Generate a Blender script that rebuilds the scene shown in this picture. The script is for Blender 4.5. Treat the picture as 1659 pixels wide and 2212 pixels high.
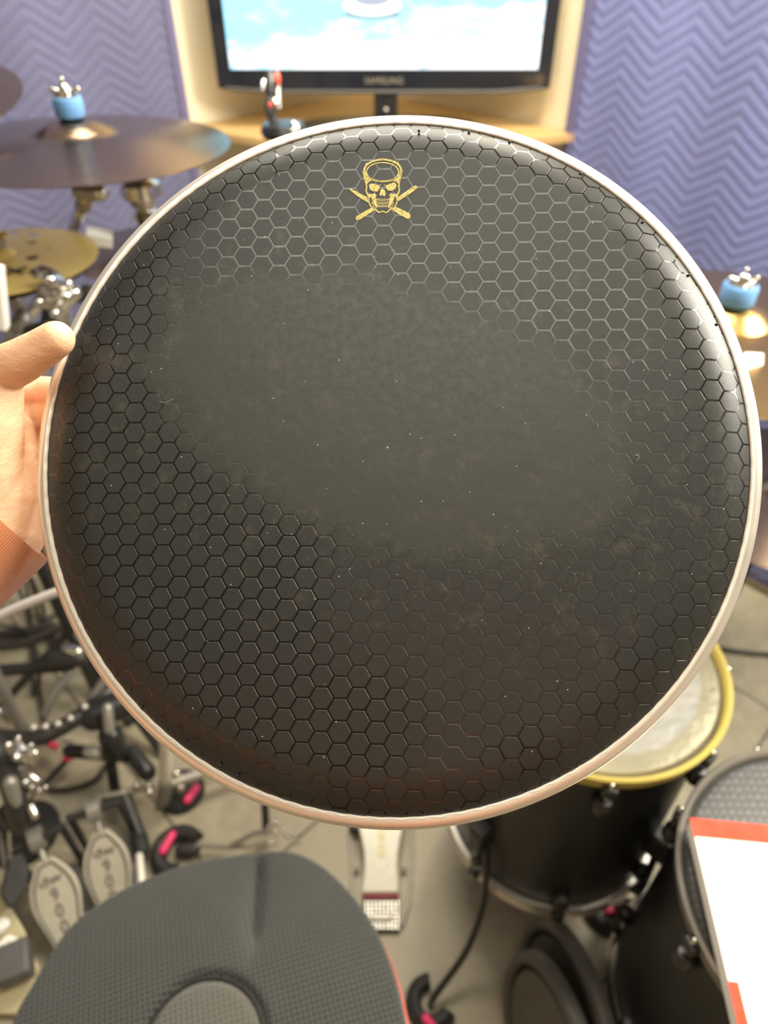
import bpy, bmesh, math, random
from math import sin, cos, pi, radians, sqrt, atan2
from mathutils import Vector, Matrix, geometry
random.seed(4)
for o in list(bpy.data.objects): bpy.data.objects.remove(o)
SC = bpy.context.scene
COL = SC.collection

# ------------------------------------------------------------------ camera
TH = radians(40.7); FP = 1520.0; CZ = 1.5
cam_d = bpy.data.cameras.new('camera'); cam = bpy.data.objects.new('camera', cam_d); COL.objects.link(cam)
cam.location = (0, 0, CZ); cam.rotation_euler = (pi/2 - TH, 0, 0)
cam_d.sensor_fit = 'VERTICAL'; cam_d.sensor_height = 36; cam_d.lens = 36*FP/2212
cam_d.clip_start = .02
cam_d.dof.use_dof = True; cam_d.dof.focus_distance = .352; cam_d.dof.aperture_fstop = 5.9
SC.camera = cam

# ------------------------------------------------------------------ view, world, lights
SC.view_settings.view_transform = 'Standard'; SC.view_settings.look = 'None'
SC.view_settings.gamma = 1; SC.view_settings.exposure = 0.38; SC.view_settings.use_curve_mapping = False
W = bpy.data.worlds.new('world'); SC.world = W; W.use_nodes = True
W.node_tree.nodes['Background'].inputs[0].default_value = (.9, .85, .75, 1)
W.node_tree.nodes['Background'].inputs[1].default_value = .2

def area(name, loc, target, size, power, col, size_y=None):
    d = bpy.data.lights.new(name, 'AREA'); d.energy = power; d.color = col
    d.shape = 'RECTANGLE'; d.size = size; d.size_y = size_y or size
    o = bpy.data.objects.new(name, d); COL.objects.link(o); o.location = loc
    o.rotation_euler = (Vector(target)-Vector(loc)).to_track_quat('-Z', 'Y').to_euler()
    return o
area('ceiling_light', (0.0, 1.38, 2.38), (-.05, 1.1, 0), 1.1, 32, (1, .93, .79), .6)
area('side_lamp', (1.32, 0.62, 2.10), (0.15, .35, 1.3), .5, 40, (1, .94, .80), .7)
area('low_highlight_light', (1.26, 0.98, 1.70), (0.1, .5, 1.1), .4, 9, (1, .93, .78), .5)  # lower light added to put highlights on the cymbals
area('nook_lamp', (.42, 1.55, 2.3), (-.35, 2.2, 1.2), .25, 12, (1, .82, .52))
area('reflection_panel', (-.02, .06, 2.38), (-.02, .06, 0), .92, 8.0, (1, .96, .82), .72)  # added panel, stands in for a bright ceiling patch mirrored in the film

# ------------------------------------------------------------------ pixel helpers (pixels of the 1659 x 2212 photograph)
C0 = Vector((0, 0, CZ)); FW = Vector((0, cos(TH), -sin(TH))); UP = Vector((0, sin(TH), cos(TH))); RT = Vector((1, 0, 0))
def ray(x, y): return FW + RT*((x-829.5)/FP) - UP*((y-1106)/FP)
def P(x, y, z): return C0 + ray(x, y)*z
def F(x, y, h=0.0): r = ray(x, y); return C0 + r*((h-CZ)/r.z)
def PL(x, y, n, d): r = ray(x, y); n = Vector(n); return C0 + r*((d-C0.dot(n))/r.dot(n))

# ------------------------------------------------------------------ materials
class NT:
    def __init__(s, name):
        s.m = bpy.data.materials.new(name); s.m.use_nodes = True; s.t = s.m.node_tree; s.n = s.t.nodes
        s.b = s.n['Principled BSDF']
    def put(s, inp, v):
        if hasattr(v, 'is_output') or isinstance(v, bpy.types.NodeSocket): s.t.links.new(v, inp)
        else: inp.default_value = v
    def math(s, op, a, b=None, c=None, clamp=False):
        n = s.n.new('ShaderNodeMath'); n.operation = op; n.use_clamp = clamp
        s.put(n.inputs[0], a)
        if b is not None: s.put(n.inputs[1], b)
        if c is not None: s.put(n.inputs[2], c)
        return n.outputs[0]
    def vmath(s, op, a, b=None, out=0):
        n = s.n.new('ShaderNodeVectorMath'); n.operation = op
        s.put(n.inputs[0], a)
        if b is not None: s.put(n.inputs[1], b)
        return n.outputs[out]
    def obj(s): return s.n.new('ShaderNodeTexCoord').outputs['Object']
    def sep(s, v): n = s.n.new('ShaderNodeSeparateXYZ'); s.put(n.inputs[0], v); return n.outputs
    def comb(s, x=0, y=0, z=0):
        n = s.n.new('ShaderNodeCombineXYZ')
        for i, v in enumerate((x, y, z)): s.put(n.inputs[i], v)
        return n.outputs[0]
    def noise(s, scale, detail=3, rough=.5, vec=None):
        n = s.n.new('ShaderNodeTexNoise'); n.inputs['Scale'].default_value = scale
        n.inputs['Detail'].default_value = detail; n.inputs['Roughness'].default_value = rough
        s.put(n.inputs['Vector'], vec if vec is not None else s.obj())
        return n.outputs['Fac']
    def step(s, v, a, b, lo=0., hi=1.):
        n = s.n.new('ShaderNodeMapRange'); n.interpolation_type = 'SMOOTHSTEP'
        s.put(n.inputs[0], v); s.put(n.inputs[1], a); s.put(n.inputs[2], b); s.put(n.inputs[3], lo); s.put(n.inputs[4], hi)
        return n.outputs[0]
    def mix(s, f, a, b):
        n = s.n.new('ShaderNodeMix'); n.data_type = 'RGBA'
        s.put(n.inputs[0], f)
        s.put(n.inputs[6], a if not isinstance(a, tuple) else (*a[:3], 1)); s.put(n.inputs[7], b if not isinstance(b, tuple) else (*b[:3], 1))
        return n.outputs[2]
    def fmix(s, f, a, b):
        n = s.n.new('ShaderNodeMix'); s.put(n.inputs[0], f); s.put(n.inputs[2], a); s.put(n.inputs[3], b)
        return n.outputs[0]
    def bump(s, h, dist=.001, strength=1.):
        n = s.n.new('ShaderNodeBump'); n.inputs['Distance'].default_value = dist; n.inputs['Strength'].default_value = strength
        s.put(n.inputs['Height'], h); s.put(s.b.inputs['Normal'], n.outputs[0])
    def set(s, **k):
        for a, v in k.items():
            a = {'color': 'Base Color', 'rough': 'Roughness', 'metal': 'Metallic', 'spec': 'Specular IOR Level', 'coat': 'Coat Weight',
                 'emit': 'Emission Color', 'power': 'Emission Strength', 'trans': 'Transmission Weight', 'sheen': 'Sheen Weight', 'sss': 'Subsurface Weight', 'aniso': 'Anisotropic'}[a]
            if isinstance(v, tuple) and len(v) == 3: v = (*v, 1)
            s.put(s.b.inputs[a], v)
        return s
def simple(name, c, rough=.5, metal=0., var=.12, scale=40, bump=0., **k):
    t = NT(name); n = t.noise(scale)
    t.set(color=t.mix(n, tuple(x*(1-var) for x in c), tuple(min(1, x*(1+var)) for x in c)), rough=t.step(n, .2, .8, max(.02, rough*.85), min(1, rough*1.15)), metal=metal, **k)
    if bump: t.bump(n, bump)
    return t.m
M = {}
M['chrome'] = simple('chrome', (.72, .70, .66), .16, 1., .05)
M['silver'] = simple('brushed_silver', (.62, .59, .53), .38, .75, .06, 90)
M['dull_steel'] = simple('dull_steel', (.33, .31, .28), .4, .6, .1, 90)
M['black_metal'] = simple('black_metal', (.022, .021, .020), .38, 0, .15)
M['black_plastic'] = simple('black_plastic', (.018, .018, .019), .3, 0, .1)
M['rubber'] = simple('black_rubber', (.024, .023, .022), .62, 0, .2)
M['pink'] = simple('pink_tape', (.85, .05, .18), .5, 0, .05)
M['red'] = simple('red_plastic', (.75, .07, .03), .4, 0, .05)
M['blue_felt'] = simple('blue_felt', (.13, .31, .62), .8, 0, .12, 300, .0004)
M['white_paper'] = simple('white_paper', (.95, .93, .87), .6, 0, .02)
M['red_card'] = simple('red_card', (.86, .05, .012), .7, 0, .05)
M['cable'] = simple('cable_rubber', (.04, .035, .03), .55, 0, .1)
M['grey_cable'] = simple('grey_cable', (.42, .38, .36), .5, 0, .05)
M['drum_black'] = simple('black_drum_shell', (.016, .016, .016), .42, 0, .1, 12)
M['yellow_hoop'] = simple('yellow_hoop', (.72, .58, .16), .35, .3, .06)
M['grey_hoop'] = simple('grey_hoop', (.42, .39, .34), .33, .6, .08)
M['binding'] = simple('blanket_binding', (.12, .11, .22), .8, 0, .1, 80, .001)
M['logo_gold'] = None
M['skin'] = None

def wall_mat():
    t = NT('cream_wall_paint'); n = t.noise(6, 4); t.set(color=t.mix(n, (.72, .64, .46), (.78, .70, .52)), rough=.75); t.bump(t.noise(180), .0006); return t.m
def ceiling_mat():
    t = NT('ceiling_paint'); n = t.noise(5); t.set(color=t.mix(n, (.30, .27, .23), (.36, .33, .28)), rough=.85); t.bump(t.noise(120), .001); return t.m
def floor_mat():
    t = NT('worn_vinyl_floor'); o = t.obj()
    n1 = t.noise(2.2, 5, .6); n2 = t.noise(28, 4, .65)
    c = t.mix(n1, (.27, .235, .165), (.40, .355, .25)); c = t.mix(t.step(n2, .35, .75), c, (.41, .365, .26))
    x, y, z = t.sep(t.vmath('MULTIPLY', o, (1, 1, 1)))
    # seams of the floor sheets run parallel to the right-hand wall
    u = t.math('MULTIPLY', t.math('ADD', x, y), .7071); v = t.math('MULTIPLY', t.math('SUBTRACT', x, y), .7071)
    du = t.math('PINGPONG', t.math('ADD', u, 4.02), .3); dv = t.math('PINGPONG', t.math('ADD', v, 4.21), .3)
    line = t.step(t.math('MINIMUM', du, dv), .0015, .004)
    line = t.math('MAXIMUM', line, .0)
    c = t.mix(line, (.07, .06, .05), c)
    t.set(color=c, rough=t.step(n2, .2, .8, .42, .62)); t.bump(t.math('ADD', line, t.math('MULTIPLY', n2, .3)), .0008); return t.m
M['wall'] = wall_mat(); M['ceiling'] = ceiling_mat(); M['floor'] = floor_mat()
def wood_mat():
    t = NT('plywood'); o = t.obj(); n = t.noise(9, 5, .6, t.vmath('MULTIPLY', o, (1, 6, 3))); g = t.noise(90, 3, .6, t.vmath('MULTIPLY', o, (.5, 4, 2)))
    c = t.mix(n, (.40, .25, .10), (.62, .42, .18)); c = t.mix(t.step(g, .5, .8), c, (.36, .21, .09)); t.set(color=c, rough=.5); t.bump(g, .0005); return t.m
M['wood'] = wood_mat()
def blanket_mat(name, s0, h0, period, c1, c2):
    # local x runs along the wall, local z is height
    t = NT(name); x, y, z = t.sep(t.obj()); nz = t.noise(7, 2)
    tri = t.math('PINGPONG', t.math('ADD', t.math('SUBTRACT', x, s0), 40*period), period/2)          # 0 at peaks .. period/2 in valleys
    k = t.math('ADD', t.math('SUBTRACT', z, h0), t.math('MULTIPLY', tri, .05/(period/2)))
    k = t.math('ADD', k, t.math('MULTIPLY', t.math('SUBTRACT', nz, .5), .012))
    row = .0270
    e = t.math('DIVIDE', t.math('PINGPONG', t.math('ADD', k, 200*row), row/2), row/2)    # 0 on the seam, 1 between seams
    puff = t.math('POWER', e, .35)
    wr = t.noise(55, 4, .6)
    thread = t.math('SUBTRACT', 1, t.step(e, .03, .14))
    dash = t.step(t.math('SINE', t.math('MULTIPLY', x, 900)), -.4, .2)
    c = t.mix(t.noise(22, 4, .6), c1, c2)
    c = t.mix(t.math('MULTIPLY', t.math('MULTIPLY', thread, dash), t.step(t.noise(9), .42, .62, .25, .8)), c, (.30, .27, .34))
    t.set(color=c, rough=.85, sheen=.25)
    t.bump(t.math('ADD', puff, t.math('MULTIPLY', wr, .5)), .0032, .8); return t.m
M['blanket_l'] = blanket_mat('purple_quilting_left', .7387, 1.3145, .157, (.094, .096, .185), (.122, .124, .225))
M['blanket_r'] = blanket_mat('purple_quilting_right', -.9622+40*.1525-39*.1525-.1525, 1.3264, .1525, (.135, .152, .345), (.175, .192, .41))

def bronze(name, c1, c2, rough=.24, hammer=0.):
    t = NT(name); o = t.obj(); x, y, z = t.sep(o)
    r = t.math('SQRT', t.math('ADD', t.math('MULTIPLY', x, x), t.math('MULTIPLY', y, y)))
    g = t.math('SINE', t.math('MULTIPLY', r, 2600)); g2 = t.math('SINE', t.math('MULTIPLY', r, 640))
    n = t.noise(9, 4, .6); f = t.noise(60, 4, .6)
    c = t.mix(t.math('ADD', t.math('MULTIPLY', n, .7), t.math('MULTIPLY', f, .3)), c1, c2)
    t.set(color=c, rough=rough, metal=1., aniso=.4)
    h = t.math('ADD', t.math('MULTIPLY', g, .5), t.math('MULTIPLY', g2, .6))
    if hammer: h = t.math('ADD', h, t.math('MULTIPLY', t.noise(45, 2), hammer))
    t.bump(h, .00012); return t.m
M['dark_bronze'] = bronze('dark_bronze', (.17, .125, .10), (.36, .26, .17), .20)
M['bronze'] = bronze('warm_bronze', (.42, .27, .10), (.62, .42, .16), .25, 3)
M['gold'] = bronze('gold_bronze', (.92, .66, .18), (1., .80, .30), .42); M['gold'].node_tree.nodes['Principled BSDF'].inputs['Metallic'].default_value = .55

# ------------------------------------------------------------------ mesh helpers
class MB:
    def __init__(s): s.v = []; s.f = []
    def add(s, vs, fs, mat=None):
        b = len(s.v)
        for p in vs: s.v.append(tuple((mat @ Vector(p)) if mat else Vector(p)))
        for f in fs: s.f.append(tuple(i+b for i in f))
        return s
    def box(s, c, d, mat=None):
        x, y, z = d[0]/2, d[1]/2, d[2]/2
        vs = [(c[0]+a*x, c[1]+b*y, c[2]+e*z) for a in (-1, 1) for b in (-1, 1) for e in (-1, 1)]
        return s.add(vs, [(0, 1, 3, 2), (4, 6, 7, 5), (0, 4, 5, 1), (2, 3, 7, 6), (0, 2, 6, 4), (1, 5, 7, 3)], mat)
    def tube(s, pts, r, seg=14, closed=False, caps=True, round_caps=False):
        pts = [Vector(p) for p in pts]; n = len(pts)
        rs = list(r) if isinstance(r, (list, tuple)) else [r]*n
        if round_caps and not closed:
            a = (pts[0]-pts[1]).normalized(); b = (pts[-1]-pts[-2]).normalized()
            pre = [(pts[0]+a*rs[0]*sin(q), rs[0]*max(.02, cos(q))) for q in (1.5, 1.2, .8, .4)]
            post = [(pts[-1]+b*rs[-1]*sin(q), rs[-1]*max(.02, cos(q))) for q in (.4, .8, 1.2, 1.5)]
            pts = [p for p, _ in pre]+pts+[p for p, _ in post]; rs = [q for _, q in pre]+rs+[q for _, q in post]; n = len(pts)
        rings = []; prev = None; base = len(s.v)
        for i, p in enumerate(pts):
            if closed: d = pts[(i+1) % n]-pts[i-1]
            else: d = pts[min(i+1, n-1)]-pts[max(i-1, 0)]
            d.normalize()
            if prev is None:
                u = d.cross(Vector((0, 0, 1)));
                if u.length < .1: u = d.cross(Vector((1, 0, 0)))
            else: u = prev-d*prev.dot(d)
            u.normalize(); prev = u; w = d.cross(u)
            for k in range(seg):
                a = 2*pi*k/seg; s.v.append(tuple(p+(u*cos(a)+w*sin(a))*rs[i]))
        m = n if closed else n-1
        for i in range(m):
            for k in range(seg):
                a = base+i*seg+k; b = base+i*seg+(k+1) % seg; j = (i+1) % n
                s.f.append((a, b, base+j*seg+(k+1) % seg, base+j*seg+k))
        if caps and not closed:
            s.f.append(tuple(base+k for k in range(seg))[::-1]); s.f.append(tuple(base+(n-1)*seg+k for k in range(seg)))
        return s
    def lathe(s, prof, seg=48, mat=None, closed_prof=False, a0=0., a1=2*pi):
        full = abs(a1-a0-2*pi) < 1e-6; cnt = seg if full else seg+1
        vs = []; fs = []
        for k in range(cnt):
            a = a0+(a1-a0)*k/seg
            for r, z in prof: vs.append((r*cos(a), r*sin(a), z))
        m = len(prof)
        for k in range(seg):
            k2 = (k+1) % cnt
            for i in range(m if closed_prof else m-1):
                j = (i+1) % m
                fs.append((k*m+i, k2*m+i, k2*m+j, k*m+j))
        if not full and closed_prof: fs.append(tuple(range(m))); fs.append(tuple((cnt-1)*m+i for i in range(m))[::-1])
        return s.add(vs, fs, mat)
    def prism(s, poly, z0, z1, mat=None):
        n = len(poly); vs = [(x, y, z0) for x, y in poly]+[(x, y, z1) for x, y in poly]
        fs = [tuple(range(n))[::-1], tuple(range(n, 2*n))]+[(i, (i+1) % n, n+(i+1) % n, n+i) for i in range(n)]
        return s.add(vs, fs, mat)
    def sphere(s, c, r, sc=(1, 1, 1), seg=14):
        prof = [(max(1e-4, r*cos(a))*1., r*sin(a)) for a in [(-90+180*i/10)*pi/180 for i in range(11)]]
        return s.lathe(prof, seg, Matrix.Translation(Vector(c)) @ Matrix.Diagonal((*sc, 1)))
    def build(s, name, mat, parent=None, world=False, smooth=True, bevel=0., sub=0, angle=40):
        off = Vector((0, 0, 0))
        if world and parent:
            q = parent
            while q: off += q.location; q = q.parent
        me = bpy.data.meshes.new(name); me.from_pydata([tuple(Vector(v)-off) for v in s.v], [], s.f); me.update()
        o = bpy.data.objects.new(name, me); COL.objects.link(o)
        bm = bmesh.new(); bm.from_mesh(me); bmesh.ops.remove_doubles(bm, verts=bm.verts, dist=1e-6); bmesh.ops.recalc_face_normals(bm, faces=bm.faces)
        bm.to_mesh(me); bm.free()
        if mat: me.materials.append(mat)
        if smooth:
            for p in me.polygons: p.use_smooth = True
            me.set_sharp_from_angle(angle=radians(angle))
        if bevel:
            b = o.modifiers.new('bevel', 'BEVEL'); b.width = bevel; b.segments = 3; b.limit_method = 'ANGLE'
        if sub:
            b = o.modifiers.new('sub', 'SUBSURF'); b.levels = sub; b.render_levels = sub
        if parent: o.parent = parent
        return o
def smooth_path(pts, k=6, closed=False):
    pts = [Vector(p) for p in pts]; n = len(pts); out = []
    rng = range(n) if closed else range(n-1)
    for i in rng:
        if closed: a, b, c, d = pts[i-1], pts[i], pts[(i+1) % n], pts[(i+2) % n]
        else: a, b, c, d = pts[max(i-1, 0)], pts[i], pts[i+1], pts[min(i+2, n-1)]
        for j in range(k):
            t = j/k
            out.append(.5*((2*b)+(-a+c)*t+(2*a-5*b+4*c-d)*t*t+(-a+3*b-3*c+d)*t**3))
    if not closed: out.append(pts[-1])
    return out
def thing(name, label, cat, loc=(0, 0, 0), rot=(0, 0, 0), group=None):
    o = bpy.data.objects.new(name, None); COL.objects.link(o); o.location = loc; o.rotation_euler = rot
    o.empty_display_size = .05
    o['label'] = label; o['category'] = cat
    if group: o['group'] = group
    return o
def tag(o, label, cat, group=None):
    o['label'] = label; o['category'] = cat
    if group: o['group'] = group
    return o
def struct(o): o['kind'] = 'structure'; return o
def frame(origin, xaxis, zaxis):
    z = Vector(zaxis).normalized(); x = Vector(xaxis); x = (x-z*x.dot(z)).normalized(); y = z.cross(x)
    m = Matrix((x, y, z)).transposed().to_4x4(); m.translation = Vector(origin); return m
def text_mesh(body, size, name, mat, parent, matrix, extrude=.0003, spacing=1., xs=1.):
    cu = bpy.data.curves.new(name, 'FONT'); cu.body = body; cu.size = size; cu.extrude = extrude; cu.align_x = 'CENTER'; cu.align_y = 'CENTER'; cu.space_character = spacing
    t = bpy.data.objects.new('tmp', cu); COL.objects.link(t); bpy.context.view_layer.update()
    me = bpy.data.meshes.new_from_object(t.evaluated_get(bpy.context.evaluated_depsgraph_get())); bpy.data.objects.remove(t)
    me.transform(Matrix.Diagonal((xs, 1, 1, 1))); me.transform(matrix); me.materials.clear(); me.materials.append(mat); me.name = name
    o = bpy.data.objects.new(name, me); COL.objects.link(o); o.parent = parent; return o
def copy_tree(o, parent=None):
    c = o.copy(); COL.objects.link(c)
    if parent: c.parent = parent
    for ch in list(o.children): copy_tree(ch, c)
    return c

# ================================================================== ROOM
APX = (-.05, 2.54); LL = 4.2; D = 1/sqrt(2)
cA = Vector((APX[0], APX[1], 0)); cL = cA+Vector((-D, -D, 0))*LL; cR = cA+Vector((D, -D, 0))*LL; cB = cL+Vector((D, -D, 0))*LL
HC = 2.42
def wall(name, a, b, th=.1):
    a = Vector(a); b = Vector(b); d = (b-a).normalized(); n = d.cross(Vector((0, 0, 1))); mid = Vector(((cA+cB)/2))
    if (mid-a).dot(n) > 0: n = -n
    w = MB(); pts = [a-d*th, b+d*th, b+d*th+n*th, a-d*th+n*th]
    w.prism([(p.x, p.y) for p in pts], 0, HC); return struct(w.build(name, M['wall'], smooth=False))
wall('wall_left', cA, cL); wall('wall_right', cA, cR); wall('wall_rear_left', cL, cB); wall('wall_rear_right', cR, cB)
fl = MB(); fl.prism([(p.x, p.y) for p in (cA+Vector((0, .2, 0)), cR+Vector((.2, 0, 0)), cB-Vector((0, .2, 0)), cL-Vector((.2, 0, 0)))], -.05, 0); struct(fl.build('floor', M['floor'], smooth=False))
fl = MB(); fl.prism([(p.x, p.y) for p in (cA+Vector((0, .2, 0)), cR+Vector((.2, 0, 0)), cB-Vector((0, .2, 0)), cL-Vector((.2, 0, 0)))], HC, HC+.05); struct(fl.build('ceiling', M['ceiling'], smooth=False))

def blanket(name, label, u, s0, s1, offd, mat, edge_side, wall_n):
    # u: unit vector along the wall, local x = distance from the origin along u
    z0, z1 = .03, 2.25
    base = Vector(offd)
    rotz = atan2(u.y, u.x); root = thing(name, label, 'blanket', base, (0, 0, rotz))
    nx, nz = 110, 70; vs = []; fs = []
    rnd = random.Random(7)
    sgn = 1 if (Matrix.Rotation(rotz, 3, 'Z') @ Vector((0, 1, 0))).dot(wall_n) > 0 else -1
    for i in range(nx+1):
        x = s0+(s1-s0)*i/nx
        for j in range(nz+1):
            z = z0+(z1-z0)*j/nz
            y = .022+.009*sin(x*9+1.3*sin(z*2.1))*(1.2-z/2.4)+.006*sin(x*23+z*3)
            vs.append((x, y*sgn, z))
    for i in range(nx):
        for j in range(nz): a = i*(nz+1)+j; fs.append((a, a+nz+1, a+nz+2, a+1))
    m = MB().add(vs, fs); q = m.build('quilted_cloth', mat, root); so = q.modifiers.new('thick', 'SOLIDIFY'); so.thickness = .008
    e = MB(); xe = edge_side
    prof = []
    for j in range(nz+1):
        z = z0+(z1-z0)*j/nz; x = xe
        y = .022+.009*sin(x*9+1.3*sin(z*2.1))*(1.2-z/2.4)+.006*sin(x*23+z*3)
        prof.append(Vector((x, y*sgn, z)))
    w = .011
    vs = []; fs = []
    for p in prof:
        for dx, dy in ((-w, -.007), (w, -.007), (w, .007), (0, .0095), (-w, .007)): vs.append(tuple(p+Vector((dx, dy*sgn, 0))))
    for j in range(nz):
        for k in range(5): fs.append((j*5+k, j*5+(k+1) % 5, (j+1)*5+(k+1) % 5, (j+1)*5+k))
    fs += [(0, 1, 2, 3, 4), tuple(nz*5+k for k in range(5))]
    MB().add(vs, fs).build('edge_binding', M['binding'], root)
    return root
nL = Vector((D, -D, 0)); nR = Vector((-D, -D, 0))
uL = Vector((D, D, 0)); uR = Vector((D, -D, 0))
blanket('moving_blanket', 'purple zigzag quilted blanket hung on the wall left of the television', uL, -1.45, 1.085, Vector((-2.59/2, 2.59/2, 0))+Vector((0, 0, 0)), M['blanket_l'], 1.085, nL)
blanket('moving_blanket', 'purple zigzag quilted blanket hung on the wall right of the television', uR, -1.075, 1.5, Vector((2.49/2, 2.49/2, 0)), M['blanket_r'], -1.075, nR)

# ------------------------------------------------------------------ shelf and television
HS = 1.062
sh = MB(); poly = [(-.53, 2.055), (-.28, 1.925), (.30, 1.915), (.495, 1.99), (-.05, 2.535)]
sh.prism(poly, HS-.02, HS); tag(sh.build('corner_shelf', M['wood'], bevel=.002), 'plywood shelf across the corner under the television', 'shelf')
tv = thing('television', 'black flat screen television showing blue sea water', 'television', (0.0, 2.045, HS))
TW, TB, TT = .834, .079, .079+.51
m = MB(); prof = [(-TW/2, TB+.012), (-TW/4, TB+.003), (0, TB), (TW/4, TB+.003), (TW/2, TB+.012), (TW/2, TT), (-TW/2, TT)]
m.add([(x, -.015, z) for x, z in prof]+[(x*.985, .018, z) for x, z in prof], [tuple(range(7)), tuple(range(7, 14))[::-1]]+[(i, (i+1) % 7, 7+(i+1) % 7, 7+i) for i in range(7)])
def gloss():
    t = NT('glossy_black_bezel'); n = t.noise(12); t.set(color=t.mix(n, (.012, .014, .02), (.018, .02, .028)), rough=.09); return t.m
m.build('bezel', gloss(), tv, bevel=.006)
m = MB(); m.tube([(-TW/2+.02, -.013, TB+.014)]+[(x, -.014, TB+.006) for x in (-.28, 0, .28)]+[(TW/2-.02, -.013, TB+.014)], .005, 8); m.build('lower_trim', simple('dark_grey_trim', (.07, .068, .062), .45), tv)
def screen_mat():
    t = NT('screen_picture'); x, y, z = t.sep(t.obj())
    v = t.comb(t.math('MULTIPLY', x, 1.0), 0, t.math('MULTIPLY', z, 3.2))
    n = t.noise(7, 5, .62, v); n2 = t.noise(16, 4, .6, v)
    hgt = t.step(t.math('ADD', z, t.math('MULTIPLY', x, -.10)), -.01, .13)           # bluer towards the upper left
    left = t.step(x, -.1, -.42)
    k = t.math('ADD', t.math('MULTIPLY', n, 1.0), t.math('MULTIPLY', t.math('MAXIMUM', hgt, left), -.36))
    c = t.mix(t.step(k, .14, .42), (.30, .68, .88), (.97, 1.0, .98))
    deep = t.math('MULTIPLY', t.step(n2, .57, .66), t.step(x, -.12, .05)); c = t.mix(t.math('MULTIPLY', deep, .65), c, (.15, .55, .80))
    # white boat hull with a dark shadow under it
    bx = t.math('DIVIDE', t.math('ADD', x, .028), .068)
    def ell(zc, hz): dz = t.math('DIVIDE', t.math('SUBTRACT', z, zc), hz); return t.math('ADD', t.math('MULTIPLY', bx, bx), t.math('MULTIPLY', dz, dz))
    c = t.mix(t.step(ell(.112, .012), 1.15, .8), c, (.16, .27, .30)); c = t.mix(t.step(ell(.128, .020), 1.1, .85), c, (.98, 1, .95))
    c = t.mix(t.step(t.math('ADD', t.math('MULTIPLY', t.math('MULTIPLY', bx, bx), 2.2), t.math('POWER', t.math('DIVIDE', t.math('SUBTRACT', z, .142), .016), 2)), 1.1, .8), c, (.30, .33, .40))
    t.set(color=(.01, .01, .01), rough=.2, emit=c, power=1.55); return t.m
m = MB(); m.add([(-.379, -.0162, .105), (.379, -.0162, .105), (.379, -.0162, .53), (-.379, -.0162, .53)], [(0, 1, 2, 3)])
for i, v in enumerate(m.v): m.v[i] = (v[0], v[1], v[2]-.105)
s_ = m.build('screen', screen_mat(), tv, smooth=False); s_.location = (0.0, 0, .134)
text_mesh('SAMSUNG', .020, 'maker_lettering', M['silver'], tv, Matrix.Translation((.0, -.0165, .109)) @ Matrix.Rotation(pi/2, 4, 'X'), .0005, 1.08, 1.0)
m = MB(); m.box((.005, 0, .045), (.06, .028, .09)); m.build('stand_neck', M['black_plastic'], tv, bevel=.004)
m = MB(); m.sphere((.005, -.016, .045), .0055); m.build('neck_screw', M['silver'], tv)
m = MB(); m.lathe([(.001, .002), (.235, .002), (.24, .006), (.23, .012), (.1, .016), (.001, .018)], 56, Matrix.Translation((.01, .0, 0)) @ Matrix.Diagonal((1, .42, 1, 1))); m.build('stand_base', M['black_plastic'], tv)

# ================================================================== THE HELD DRUM HEAD
tx, ty = .1171, -.0612; Z0 = .353
Rx = Matrix(((1, 0, 0), (0, cos(tx), -sin(tx)), (0, sin(tx), cos(tx)))).transposed(); Ry = Matrix(((cos(ty), 0, sin(ty)), (0, 1, 0), (-sin(ty), 0, cos(ty))))
Mc = Ry @ Rx
def cw(v): return RT*v[0]+UP*v[1]-FW*v[2]
ax = [cw(Mc.col[i]) for i in range(3)]
nH = ax[2]
c_px = P(866, 1018, Z0)                                      # a point of the playing surface
oc = c_px + (ax[0]*-.0180+ax[1]*.0300)*Z0                    # where the line of sight to the hoop's centre meets it
r_ = (oc-C0); t_ = ((c_px-nH*.008-C0).dot(nH))/(r_.dot(nH))
ORI = C0+r_*t_+nH*.008
RH = .187
Mh = Matrix((ax[0], ax[1], ax[2])).transposed().to_4x4(); Mh.translation = ORI
head = thing('drumhead', 'black honeycomb drum head with worn centre, held up by the hand', 'drum head')
head.matrix_world = Mh
Minv = Mh.inverted()
def hl(x, y):                                                # photo pixel on the playing surface -> head coordinates
    r = ray(x, y); p = C0+r*((ORI-C0).dot(nH)/r.dot(nH)); return Minv @ p
lat0 = Minv @ (c_px+(ax[0]*-.3121+ax[1]*.3423)*Z0); PITCH = .02990*Z0; LROT = -.0051
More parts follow.
